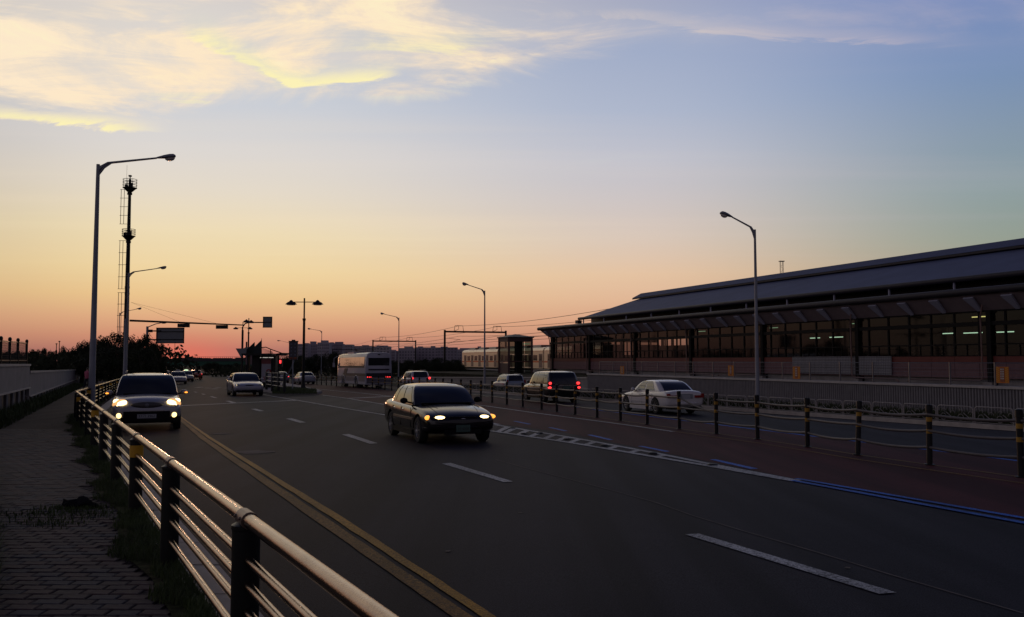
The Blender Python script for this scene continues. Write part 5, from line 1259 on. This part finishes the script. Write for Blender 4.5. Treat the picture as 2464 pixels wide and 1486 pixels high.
# silver saloon further back
P3_ = dict(SED); P3_.update(paint=paint('silver_sedan_paint', (.27, .27, .32)), handles=(.05, -.85), seams=(.82, -.14), parts=[
    ('headlight', 'mirror2', 'blob', (.64, 2.08, .66), (.16, .16, .075), M_clear, (0, .1, -.4)),
    ('lit_bulb', 'mirror2', 'blob', (.70, 2.13, .66), (.06, .09, .045), lamp_mat('small_headlight', (1, .80, .45), 5)),
    ('grille', 'blob', (0, 2.20, .62), (.36, .09, .07), mat('grille_dark', (.03, .032, .045), .4)),
    ('lower_intake', 'box', (0, 2.20, .36), (.84, .16, .12), M_trim), ('number_plate', 'box', (0, 2.31, .48), (.5, .02, .11), M_plate),
    ('lower_lip', 'box', (0, 2.10, .24), (1.5, .30, .06), M_trim)])
h = Vector((.41, -.91)).normalized(); c = Vector((-16.55, 55.2)) - h * 2.3
car('silver_sedan', (c.x, c.y, gz(c.y)), h, 'silver sedan with small headlights waiting near the bus island', 'sedan', P3_, 1.06)

# white sedan seen from behind
P4_ = dict(SED); wp_ = paint('white_sedan_paint', (.50, .48, .47), .3, .0); P4_.update(gh=(.95, .12, -1.74, -.84, .88, 1.345, 1.395, .80, .60), frac=FRW, side_win=((1, 2), (3, 4)), paint=wp_, sill=wp_, sidetrim=(.50, wp_), handles=(.05, -.85), seams=(.82, -.14, -1.02), parts=[
    ('tail_lamp', 'mirror2', 'box', (.60, -2.31, .735), (.42, .09, .10), M_taild, (0, 0, .14)),
    ('tail_lamp_corner', 'mirror2', 'box', (.765, -2.235, .775), (.14, .14, .16), M_taild, (0, 0, .3)),
    ('headlight', 'mirror2', 'blob', (.62, 2.08, .62), (.15, .14, .06), M_clear),
    ('number_plate', 'box', (0, -2.325, .72), (.36, .02, .16), M_plate), ('plate_recess', 'box', (0, -2.31, .74), (.62, .02, .20), mat('recess_grey', (.20, .22, .23), .4)),
    ('rear_bumper', 'blob', (0, -2.06, .46), (.87, .33, .13), wp_, 20, 8), ('chrome_side_strip', 'mirror2', 'box', (.896, -.0, .50), (.02, 1.7, .03), M_chrome),
    ('lower_valance', 'box', (0, -2.14, .27), (1.5, .30, .10), M_trim)])
h = Vector((-.32, .947)).normalized()
car('white_sedan', (5.95, 35.5, gz(35.5) ), h, 'white sedan with unlit red tail lamps beyond the guard rail', 'sedan', P4_, .94)

# black people carrier / suv
P5_ = dict(SUV); bp_ = paint('black_suv_paint', (.012, .010, .011), .24, .1); P5_.update(paint=bp_, sidetrim=(.62, mat('side_strip', (.34, .28, .24), .3, metal=.5)), rails=(.2, -1.6, 1.72, .58), railm=M_trim, handles=(.05, -.85), seams=(.9, -.1, -1.0),
    gh=(1.05, .42, -2.1, -1.82, .98, 1.60, 1.67, .86, .69), parts=[
    ('tail_lamp', 'mirror2', 'blob', (.80, -2.10, 1.03), (.10, .10, .085), M_tail), ('tail_lamp', 'mirror2', 'blob', (.82, -2.12, .80), (.10, .10, .07), M_tail),
    ('lamp_cluster', 'mirror2', 'box', (.83, -2.08, .93), (.14, .14, .40), mat('dark_red_lens', (.09, .01, .01), .2)),
    ('chrome_strip', 'box', (.1, -2.185, .93), (.85, .03, .035), M_chrome), ('number_plate', 'box', (.1, -2.20, .80), (.40, .02, .15), M_plateg),
    ('rear_bumper', 'box', (0, -2.10, .47), (1.7, .22, .22), M_trim), ('spare', 'box', (0, -2.17, .64), (.9, .03, .08), M_trim)])
h = Vector((-.315, .95)).normalized()
car('black_suv', (2.02, 46.6, gz(46.6)), h, 'black suv with four glowing red tail lamps beyond the guard rail', 'suv', P5_, .97)

# small pale suv
P6_ = dict(SUV); lp = paint('pale_blue_suv_paint', (.22, .26, .33), .3, .1); P6_.update(paint=lp, rails=(.2, -1.6, 1.69, .58), handles=(.05, -.85), parts=[
    ('tail_lamp', 'mirror2', 'box', (.82, -2.10, 1.0), (.12, .12, .30), M_taild), ('number_plate', 'box', (0, -2.19, .75), (.45, .02, .13), M_plate), ('rear_bumper', 'box', (0, -2.08, .46), (1.65, .2, .2), M_trim)])
h = Vector((-.33, .944)).normalized()
car('pale_small_suv', (AT(1215, 900, 62).x + .25, 64.0, gz(64)), h, 'small pale blue suv seen from behind, left of the black suv', 'suv', P6_, .80)

# silver suv behind the coach
P7_ = dict(SUV); sp = paint('white_suv_paint', (.34, .34, .38), .3, .1); P7_.update(paint=sp, sill=M_trim, rails=(.2, -1.6, 1.69, .58), handles=(.05, -.85), parts=[
    ('tail_lamp', 'mirror2', 'blob', (.80, -2.12, .98), (.11, .09, .11), M_tail), ('number_plate', 'box', (0, -2.19, .75), (.45, .02, .13), M_plate),
    ('cladding', 'box', (0, -2.06, .50), (1.78, .22, .28), M_trim), ('side_cladding', 'mirror2', 'box', (.93, 0, .42), (.03, 1.9, .24), M_trim)])
h = Vector((-.375, .927)).normalized()
car('white_suv', (-8.3, 74.6, gz(74.6)), h, 'white suv with round red tail lamps following the coach', 'suv', P7_, .93)

def small_car(name, u, D, h, lab, pc, front, sc=1.0, taxi=None, cat='car'):
    Q = dict(SED); lit = []
    if front: lit = [('headlight', 'mirror2', 'blob', (.64, 2.10, .66), (.17, .12, .07), M_clear), ('grille', 'box', (0, 2.22, .6), (.8, .1, .12), M_trim), ('number_plate', 'box', (0, 2.31, .45), (.5, .02, .11), M_plate)]
    else: lit = [('tail_lamp', 'mirror2', 'blob', (.66, -2.24, .78), (.12, .07, .07), M_tail if front is False else M_taild), ('number_plate', 'box', (0, -2.32, .66), (.5, .02, .11), M_plate)]
    if taxi: lit.append(('roof_sign', 'blob', (0, -.35, 1.45), (.28, .12, .10), taxi))
    Q.update(paint=paint(*pc), parts=lit); hh = Vector(h).normalized(); p = AT(u, 900, D); c = Vector((p.x, D)) + (Vector((0, 0)) - hh * 2.3 if front else hh * 2.3)
    return car(name, (c.x, c.y, gz(c.y)), hh, lab, cat, Q, sc)
small_car('distant_taxi', 429.5, 94, (.38, -.92), 'white taxi with roof sign, leftmost of the distant oncoming cars', ('far_white_paint', (.42, .40, .42), .3, 0), True, 1.0, mat('roof_sign_white', (.5, .5, .45), .4), 'taxi')
small_car('distant_taxi', 449.5, 112, (.38, -.92), 'distant taxi with glowing greenish roof sign half behind the white taxi', ('far_grey_paint', (.22, .22, .24), .3, .2), True, 1.0, lamp_mat('greenish_roof_sign', (.75, 1, .6), 1.1), 'taxi')
small_car('distant_red_car', 474, 135, (-.42, .9), 'tiny reddish car driving away near the underpass', ('far_red_paint', (.35, .05, .03), .3, .1), False)
small_car('distant_silver_car', 681, 100, (-.42, .9), 'distant silver car with red tail lamps just right of the island fence', ('far_silver_paint', (.20, .20, .25), .3, .2), False, .95)
Q = small_car('distant_car', 743, 93, (-.42, .9), 'distant pale silver car right of the twin lantern lamp post', ('far_silver2_paint', (.26, .28, .33), .3, .1), None, .95)
small_car('distant_hidden_car', 628, 96, (.3, -.95), 'pale car mostly hidden behind the right edge of the silver sedan', ('far_white_paint', (.42, .40, .42), .3, 0), True, 1.0)

# white coach
hb = Vector((-.407, .914)).normalized(); BLn, BW_, BH = 10.8, 2.36, 3.12
bc = Vector((-13.65, 80.2)); rzb = atan2(hb.y, hb.x) - pi / 2
co = root('coach', (bc.x, bc.y, gz(bc.y)), 'white coach with golden reflecting side windows and red tail lamps', 'coach'); co['_w'] = (0, 0, 0); co.rotation_euler = (0, 0, rzb); co.rotation_euler.rotate_axis('X', -atan(SLOPE * hb.y))
M_bus = paint('white_coach_paint', (.30, .30, .35), .35, 0, .4); M_busd = mat('coach_dark_band', (.018, .017, .026), .4); M_buslow = mat('coach_lower_grey', (.10, .095, .12), .4); M_buswin = mat('coach_side_glass', (.16, .13, .09), .06, spec=1.0, coat=1.0)
w = BW_ / 2; prof = [(-w, .35), (-w, 1.9), (-w * .945, 2.72), (-w * .86, 3.0), (-w * .6, 3.10), (0, BH), (w * .6, 3.10), (w * .86, 3.0), (w * .945, 2.72), (w, 1.9), (w, .35)]
stn = [(-5.4, .90, .1), (-5.36, .97, .03), (-5.2, 1, 0), (5.0, 1, 0), (5.3, .97, .06), (5.42, .90, .2)]; b = MB(); n = len(prof); vs = []
for y, s_, d in stn: vs += [(x * s_, y, .35 + (z - .35) * (1 - d * .15)) for x, z in prof]
b._a(vs, [(i * n + j, i * n + (j + 1) % n, (i + 1) * n + (j + 1) % n, (i + 1) * n + j) for i in range(5) for j in range(n)] + [tuple(range(n)), tuple(range(5 * n, 6 * n))])
cut = MB()
for yw in (2.6, -2.2):
    for x0 in (w - .35, -w - .1): q = MB(); q.lathe([(.56, 0), (.56, .45)], n=24, axis='x'); cut._a([(x + x0, y + yw, z + .5) for x, y, z in q.v], q.f)
bb_ = obj('body', bake(b, [('BOOLEAN', dict(operation='DIFFERENCE', object=cut, solver='EXACT'))], M_bus, 'body'), None, co)
def cbx(name, c, s, m, par=bb_, rot=None):
    b = MB(); b.box((0, 0, 0), s); o = obj(name, b, m, par, world_xyz=False); o.location = c
    if rot: o.rotation_euler = rot
    return o
for x in (-1, 1):
    for k in range(6): cbx('side_window', (x * (w - .018), -4.2 + k * 1.66, 2.33 + 0), (.04, 1.63, .76), M_buswin, rot=(0, -x * .085, 0))
    cbx('window_sill_band', (x * (w + .003), -.05, 1.86), (.018, 10.0, .16), M_busd)
    b = MB(); b.prism([(x * (w + .004), 3.2, .75), (x * (w + .004), 2.0, .75), (x * (w + .004), .9, 1.72), (x * (w + .004), 2.2, 1.72)], (x * .012, 0, 0)); obj('side_swoosh', b, M_busd, bb_, world_xyz=False)
    cbx('skirt_band', (x * (w + .003), -1.2, 1.16), (.014, 8.3, .26), M_busd); cbx('lower_panel', (x * (w + .002), .2, .80), (.012, 3.4, .42), M_buslow); cbx('lower_panel', (x * (w + .002), -4.1, .80), (.012, 2.2, .42), M_buslow); cbx('lower_panel', (x * (w + .002), 4.25, .80), (.012, 1.9, .42), M_buslow)
    for yw in (2.6, -2.2): wheel(co, x * (w - .17), yw, .48, .28, x); b = MB(); b.tube([(x * (w + .01), yw + .60 * cos(a * pi / 12), .5 + .60 * sin(a * pi / 12)) for a in range(13)], .03, 5); obj('arch_trim', b, M_bus, bb_, world_xyz=False)
    wheel(co, x * (w - .40), -2.2, .48, .28, x)
cbx('rear_window', (0, -5.40, 2.30), (1.86, .06, .66), M_cglass, rot=(.03, 0, 0)); cbx('rear_grille', (0, -5.415, 1.62), (1.84, .05, .13), M_busd); cbx('rear_lower_band', (0, -5.40, 1.14), (2.20, .06, .36), M_busd)
cbx('rear_lower_panel', (0, -5.41, .70), (2.1, .05, .50), M_buslow); cbx('rear_camera', (0, -5.42, 2.92), (.2, .08, .08), M_trim)
for x in (-1, 1):
    for k in range(3): blob('tail_lamp', bb_, (x * (.98 - k * .19), -5.42, .98), (.06, .05, .045), M_tail)
    blob('marker_lamp', bb_, (x * .78, -5.36, 2.86), (.05, .04, .025), M_taild)
cbx('roof_unit', (0, 1.6, 3.13), (1.5, 2.6, .18), M_bus); cbx('roof_hatch', (0, -2.6, 3.13), (.8, .8, .10), M_clear)
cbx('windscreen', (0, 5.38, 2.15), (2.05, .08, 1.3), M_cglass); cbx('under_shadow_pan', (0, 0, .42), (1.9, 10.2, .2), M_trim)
for x in (-1, 1): b = MB(); b.tube([(x * w * .95, 5.3, 2.9), (x * (w + .25), 5.6, 2.7), (x * (w + .28), 5.6, 2.2)], .03, 5); b.box((x * (w + .28), 5.6, 2.05), (.2, .1, .42)); obj('wing_mirror', b, M_bus, bb_, world_xyz=False)

# ------------------------------------------------------------------ people
def person(loc, face, label, top, legs, hgt=1.68, stride=.18, skin=(.30, .19, .14), group=None, name='person'):
    r = root(name, loc, label, 'person', group); r['_w'] = (0, 0, 0); r.rotation_euler = (0, 0, face)
    s = hgt / 1.72
    V = {'pel': (0, 0, .93), 'ch': (0, .01, 1.22), 'ne': (0, .01, 1.44), 'hd': (0, .03, 1.56), 'tp': (0, .03, 1.66)}
    for q, sg_ in (('l', -1), ('r', 1)):
        V[q + 'hp'] = (.10 * sg_, 0, .90); V[q + 'kn'] = (.10 * sg_, .10 * sg_ * stride / .18, .50); V[q + 'an'] = (.10 * sg_, .16 * sg_ * stride / .18 - .03, .09); V[q + 'to'] = (.11 * sg_, .16 * sg_ * stride / .18 + .12, .04)
        V[q + 'sh'] = (.18 * sg_, .01, 1.38); V[q + 'el'] = (.25 * sg_, -.06 * sg_, 1.11); V[q + 'wr'] = (.25 * sg_, .06 - .08 * sg_, .88); V[q + 'ha'] = (.25 * sg_, .09 - .08 * sg_, .79)
    ed = [('pel', 'ch'), ('ch', 'ne'), ('ne', 'hd'), ('hd', 'tp')]
    for q in 'lr': ed += [('pel', q + 'hp'), (q + 'hp', q + 'kn'), (q + 'kn', q + 'an'), (q + 'an', q + 'to'), ('ch', q + 'sh'), (q + 'sh', q + 'el'), (q + 'el', q + 'wr'), (q + 'wr', q + 'ha')]
    rad = dict(pel=(.15, .11), ch=(.16, .11), ne=(.055, .055), hd=(.085, .10), tp=(.07, .08), hp=(.095, .09), kn=(.062, .062), an=(.042, .045), to=(.04, .03), sh=(.065, .06), el=(.045, .045), wr=(.03, .03), ha=(.035, .02))
    keys = list(V); me = bpy.data.meshes.new('body'); me.from_pydata([tuple(c * s for c in V[k]) for k in keys], [(keys.index(a), keys.index(b_)) for a, b_ in ed], [])
    o = bpy.data.objects.new('tmp', me); COL.objects.link(o); md = o.modifiers.new('s', 'SKIN'); ss = o.modifiers.new('ss', 'SUBSURF'); ss.levels = ss.render_levels = 1
    for i, k in enumerate(keys):
        rr = rad.get(k) or rad[k[1:]]; me.skin_vertices[0].data[i].radius = (rr[0] * s, rr[1] * s); me.skin_vertices[0].data[i].use_root = (k == 'pel')
    dg = bpy.context.evaluated_depsgraph_get(); dg.update(); out = bpy.data.meshes.new_from_object(o.evaluated_get(dg)); bpy.data.objects.remove(o)
    out.materials.clear()
    ms = [mat('skin', skin, .6), mat('cloth_%s' % top[0], top[1], .85), mat('cloth_%s' % legs[0], legs[1], .85), mat('dark_hair', (.01, .008, .007), .6)]
    for m_ in ms: out.materials.append(m_)
    for p in out.polygons:
        z = p.center.z / s; x = abs(p.center.x) / s
        p.material_index = 3 if (z > 1.62 or (z > 1.52 and p.center.y < .0)) else 0 if z > 1.43 or (x > .2 and z < .92) else 1 if z > .92 else 2 if z > .08 else 3
    out.shade_smooth(); obj('body', out, None, r); return r
pp = AT(210, 900, 58); person((pp.x, 58, gz(58) + .15), radians(-20), 'person in a pink top and dark trousers walking beside the tallest lamp pole', ('pink', (.42, .10, .16)), ('dark', (.02, .02, .03)), 1.72)
ppl = [(2196, 53.5, 'dark figure standing inside the station beside a mullion right of the grey sheets'), (2268, 52, 'dark figure behind the glass in the bay left of the last column'), (2351, 50.5, 'dark figure with bright collar just left of the last station column'),
       (1972, 63, 'dark figure behind the lower panes above the left half of the grey sheets'), (2078, 59, 'dark figure just right of the column above the grey sheets'), (1664 + 12, 77, 'dark figure behind the lower panes above the white sedan roof')]
for u, Y, lab in ppl:
    q = AT(u, 860, Y); person((q.x, Y, .85), R.uniform(0, 6), lab, ('dark%d' % (u % 3), (.03 + .02 * (u % 3), .025, .025)), ('dark', (.02, .02, .03)), R.uniform(1.58, 1.74), .02, (.16, .10, .08), 'people inside the station')

# ------------------------------------------------------------------ trees
def crown_mesh(seed, n=9500, leaf=.09, sq=.9):
    rr = random.Random(seed); b = MB(); cl = []
    for _ in range(46):
        a, z = rr.uniform(0, 2 * pi), rr.uniform(-.75, 1); q = sqrt(max(0, 1 - z * z)) * rr.uniform(.35, .95); cl.append((q * cos(a), q * sin(a), z * rr.uniform(.45, .98) * sq, rr.uniform(.14, .36)))
    for _ in range(n):
        c = rr.choice(cl); d = Vector((rr.gauss(0, 1), rr.gauss(0, 1), rr.gauss(0, 1))).normalized() * c[3] * rr.random() ** .4 * (1.0 + .35 * (rr.random() < .06))
        p = Vector(c[:3]) + d; a = Vector((rr.gauss(0, 1), rr.gauss(0, 1), rr.gauss(0, 1))).normalized(); t = a.cross(Vector((0, 0, 1)) if abs(a.z) < .9 else Vector((1, 0, 0))).normalized(); s = leaf * rr.uniform(.4, .9)
        e = a.cross(t) * s * .45; b._a([p - t * s * .5, p + e, p + t * s * .5, p - e], [(0, 1, 2, 3)])
    return b
crowns = []
for sd_ in (1, 2, 3, 4):
    b = crown_mesh(sd_); me = bpy.data.meshes.new('crown'); me.from_pydata(b.v, [], b.f); me.materials.append(M_leaf); crowns.append(me)
tm = MB(); tm.tube([(0, 0, -.1), (.02, 0, .3), (-.01, .01, .62), (.02, 0, .85)], [.045, .034, .024, .012], 7)
for a, z in ((.5, .45), (2.4, .52), (4.1, .40), (5.3, .6)): tm.tube([(0, 0, z), (.22 * cos(a), .22 * sin(a), z + .16), (.36 * cos(a), .36 * sin(a), z + .34)], [.018, .012, .005], 5)
tme = bpy.data.meshes.new('trunk'); tme.from_pydata(tm.v, [], tm.f); tme.materials.append(M_bark)
def tree(u, vt, hw, D, lab, grp, k=None, low=.10):
    zt = AT(u, vt, D).z; z0 = gz(min(D, 600)); p = AT(u, 868, D); H = zt - z0; wr_ = hw * D / FPX
    r = root('tree', (p.x, D, z0), lab, 'tree', grp); k = R.randrange(4) if k is None else k; rt = R.uniform(0, 6)
    o = bpy.data.objects.new('trunk', tme); COL.objects.link(o); o.parent = r; o.scale = (H, H, H); o.rotation_euler = (0, 0, rt)
    o = bpy.data.objects.new('crown', crowns[k]); COL.objects.link(o); o.parent = r; hh = H * (1 - low) / 2 / .93; o.location = (0, 0, H * low + hh * .95); o.scale = (wr_, wr_ * .9, hh); o.rotation_euler = (0, 0, rt)
    return r
G1 = 'trees left of the road beyond the grey wall'
for i, (u, v, hw, D) in enumerate(((198, 822, 40, 92), (232, 816, 40, 96), (268, 806, 45, 90), (305, 812, 42, 93), (342, 808, 42, 88), (366, 822, 28, 86), (386, 830, 14, 84), (180, 838, 34, 100), (285, 835, 60, 84), (340, 842, 40, 80), (225, 845, 60, 88))):
    tree(u, v, hw, D, ['dark tree of the big clump, far left one behind the tallest lamp pole', 'dark tree between the tallest lamp pole and the ladder mast', 'highest dark crown just left of the ladder mast', 'dark tree directly behind the ladder mast', 'dark crown between the ladder mast and the direction sign post', 'dark tree behind the direction sign post', 'dark tree ending the clump with ragged twigs below the direction sign', 'low dark tree at the left foot of the big clump', 'broad low dark tree in front of the clump by the ladder mast', 'broad low dark tree in front of the direction sign post', 'broad low dark tree behind the end of the grey wall'][i], G1)
for i in range(9):
    tree(-10 + i * 24, 844 + R.uniform(-4, 5) , 26, 125 + R.uniform(-8, 8), 'low dark tree in the row on the skyline above the grey boundary wall', 'row of low trees above the grey wall')
tree(151, 833, 10, 128, 'small spiky tree rising above the row over the grey wall', 'row of low trees above the grey wall', 1)
for i in range(12):
    u = 694 + i * 36; tree(u, (854, 858, 852, 850, 856, 862, 866, 868, 868, 864, 862, 868)[i] + R.uniform(-3, 2), 30, 150 + R.uniform(-12, 14), 'dark tree in the row below the apartment blocks', 'row of trees below the apartments')
for i in range(6):
    tree(500 + i * 18, 873 + R.uniform(-2, 5), 17, 210 + i * 4, 'dark low tree beside the road in front of the green bridge', 'low trees by the bridge')
for i in range(4):
    tree(1010 + i * 30, 872 + R.uniform(-3, 3), 26, 125, 'dark bushy tree between the coach and the commuter train', 'bushes by the train')
# dark wooded bank closing the view behind the rows
def bank(name, pts, D, lab=None):
    b = MB(); L_ = len(pts); rr = random.Random(5); top = [AT(u, v, D) for u, v in pts]; fine = []
    for a, c in zip(top[:-1], top[1:]):
        nn = max(2, int((c - a).length / 2.0))
        for k in range(nn): q = a.lerp(c, k / nn); fine.append(q)
    fine.append(top[-1])
    for i in range(int(len(fine) * 190)):
        q = rr.choice(fine) + Vector((rr.uniform(-1.6, 1.6), rr.uniform(-1, 14), 0)); zt = q.z - abs(rr.gauss(0, .35)); z0 = gz(min(D, 600)) - .3; z = zt - (zt - z0) * rr.random() ** 1.1; s = rr.uniform(.12, .34)
        a = Vector((rr.gauss(0, 1), rr.gauss(0, .5), rr.gauss(0, 1))).normalized(); t_ = a.cross(Vector((0, 1, .1))).normalized()
        p = Vector((q.x, q.y, z)); b._a([p - t_ * s, p + a * s * .6, p + t_ * s, p - a * s * .6], [(0, 1, 2, 3)])
    o = obj(name, b, M_leaf, None); o['kind'] = 'stuff'; o['label'] = lab; o['category'] = 'shrubbery'; return o
bank('undergrowth', [(-60, 853), (60, 848), (150, 848), (185, 838), (240, 828), (300, 824), (340, 830), (362, 846)], 108, 'dark mass of undergrowth filling below the left trees')
bank('undergrowth', [(405, 895), (462, 898)], 190, 'dark undergrowth left of the road below the green bridge')
bank('undergrowth', [(520, 886), (560, 880), (610, 876), (660, 872)], 170, 'dark undergrowth right of the road before the bridge')
bank('undergrowth', [(660, 868), (760, 863), (860, 866), (960, 874), (1060, 874), (1130, 878)], 175, 'dark undergrowth below the apartment blocks')

# ------------------------------------------------------------------ green girder bridge and far skyline
BD_ = 400.0
br = root('road_bridge', AT(500, 880, BD_), 'long bridge with a dull green girder crossing the road far ahead', 'bridge')
def bbx(name, u0, v0, u1, v1, m, d0=0, d1=8):
    a, c = AT(u0, v1, BD_), AT(u1, v0, BD_); b = MB(); b.prism([(a.x, BD_ + d0, a.z), (c.x, BD_ + d0, a.z), (c.x, BD_ + d1, a.z), (a.x, BD_ + d1, a.z)], (0, 0, c.z - a.z)); return obj(name, b, m, br)
bbx('girder', 380, 870, 720, 881, mat('green_girder', (.012, .075, .045), .55), .3, 7.6); bbx('deck', 380, 863.5, 720, 870, mat('bridge_concrete', (.045, .040, .042), .8), 0, 8)
b = MB()
for k in range(70): a = AT(380 + k * 5, 863.5, BD_); b.tube([a, a + Vector((0, 0, .9))], .07, 4)
b.bar(AT(380, 859, BD_), AT(720, 859, BD_), .1); obj('parapet_rail', b, M_eave, br)
for u in (398, 470, 545, 620): p = AT(u, 881, BD_); b = MB(); b.tube([(p.x, BD_ + 4, -4), (p.x, BD_ + 4, p.z)], 1.0, 10); obj('pier', b, M_eave, br)
M_far = mat('far_building', (.05, .042, .045), .8)
def far_block(name, u0, u1, vt, D, lab, grp, m, win=True, roof=()):
    a, c = AT(u0, 868, D), AT(u1, vt, D); z0 = gz(min(D, 600)) - .5; dp = 12
    r = root(name, ((a.x + c.x) / 2, D, z0), lab, 'building', grp)
    b = MB(); b.prism([(a.x, D, z0), (c.x, D, z0), (c.x, D + dp, z0), (a.x, D + dp, z0)], (0, 0, c.z - z0)); w_ = obj('wall', b, m, r)
    for (q0, q1, vv) in roof:
        e, f = AT(q0, vt, D), AT(q1, vv, D); b = MB(); b.prism([(e.x, D + 2, e.z), (f.x, D + 2, e.z), (f.x, D + 9, e.z), (e.x, D + 9, e.z)], (0, 0, f.z - e.z)); obj('stair_tower', b, m, r)
    if win:
        b = MB(); fl = 2.9; zz = z0 + 3; wx = max(6, int((c.x - a.x) / 3.2))
        while zz < c.z - 2:
            for k in range(wx): x0 = a.x + (c.x - a.x) * (k + .18) / wx; x1 = a.x + (c.x - a.x) * (k + .74) / wx; b.box(((x0 + x1) / 2, D - .02, zz + .75), (x1 - x0, .14, 1.5))
            zz += fl
        o = obj('windows', b, mat('far_window', (.13, .12, .15), .5), r); o['kind'] = 'stuff'
    return r
M_apt = [mat('apartment_wall_a', (.30, .26, .30), .9), mat('apartment_wall_b', (.25, .22, .26), .9), mat('apartment_wall_c', (.34, .30, .33), .9)]
APT = [(712, 741, 828, 820, ((728, 740, 826),)), (741, 763, 828.5, 860, ((745, 757, 822),)), (763, 792, 824.5, 800, ((771, 786, 819.5),)), (792, 805, 826.5, 850, ((793, 800, 824),)), (804, 824, 828, 830, ((805, 822, 823),)), (824, 848, 829.5, 880, ()),
       (846, 866, 833, 900, ()), (864, 892, 833, 860, ((870, 885, 831),)), (890, 938, 834, 840, ((905, 931, 831.8),)), (936, 950, 842.5, 900, ()), (948, 962, 844.5, 920, ()), (960, 1000, 838, 860, ((972, 992, 834),)), (998, 1055, 836.5, 880, ((1005, 1016, 834), (1036, 1046, 833))),
       (1053, 1100, 836.5, 850, ((1060, 1076, 834.5),)), (1099, 1135, 841, 900, ((1106, 1130, 838),)), (1133, 1162, 838, 880, ((1149, 1157, 834),))]
APL = ['leftmost distant apartment block, right beside the dark bus stop panel', 'distant apartment block directly left of the thin street lamp in the skyline', 'tallest stepped apartment block, behind the thin street lamp', 'narrow distant block just right of the thin street lamp',
 'distant block with an overhanging flat roof tower', 'distant block stepping down right of the overhanging roof tower', 'low distant block left of the coach windows', 'distant block above the front half of the coach', 'long distant block above the rear of the coach', 'narrow low block in the dip right of the coach', 'lowest distant block at the street lamp right of the coach',
 'distant block just right of the street lamp beside the coach', 'wide distant block between the two overhead line gantries', 'distant block around the post of the nearest gantry', 'distant block with a raised middle left of the train', 'rightmost distant block, rising above the front of the train']
for i, (a, c, v, D, rf) in enumerate(APT):
    far_block('apartment_block', a, c, v, D, APL[i], 'distant apartment blocks', M_apt[i % 3], True, rf)
for i, (a, c, v) in enumerate(((415, 446, 861.5), (444, 452, 859), (451, 462, 860.5), (466, 478, 861.2), (486, 500, 862), (512, 530, 862), (536, 552, 862), (566, 590, 861))):
    far_block('distant_house', a, c, v, 1100, 'tiny dark building on the skyline above the green bridge', 'tiny buildings above the bridge', M_far, False)
for i, (u, v, D, lab) in enumerate(((136, 828, 160, 'leftmost hair-thin pole above the low tree row'), (143, 822, 160, 'taller hair-thin pole above the low tree row'), (421, 824, 260, 'hair-thin pole right of the direction sign above the sunset'), (1188 - 48, 850, 260, 'thin pole near the front end of the train'))):
    p = AT(u, v, D); r = root('thin_pole', (p.x, D, gz(D)), lab, 'pole'); b = MB(); b.tube([(p.x, D, gz(D)), (p.x, D, p.z)], .07, 5); b.ell(tuple(p), (.22, .1, .1), 6, 4); obj('pole', b, M_black, r)
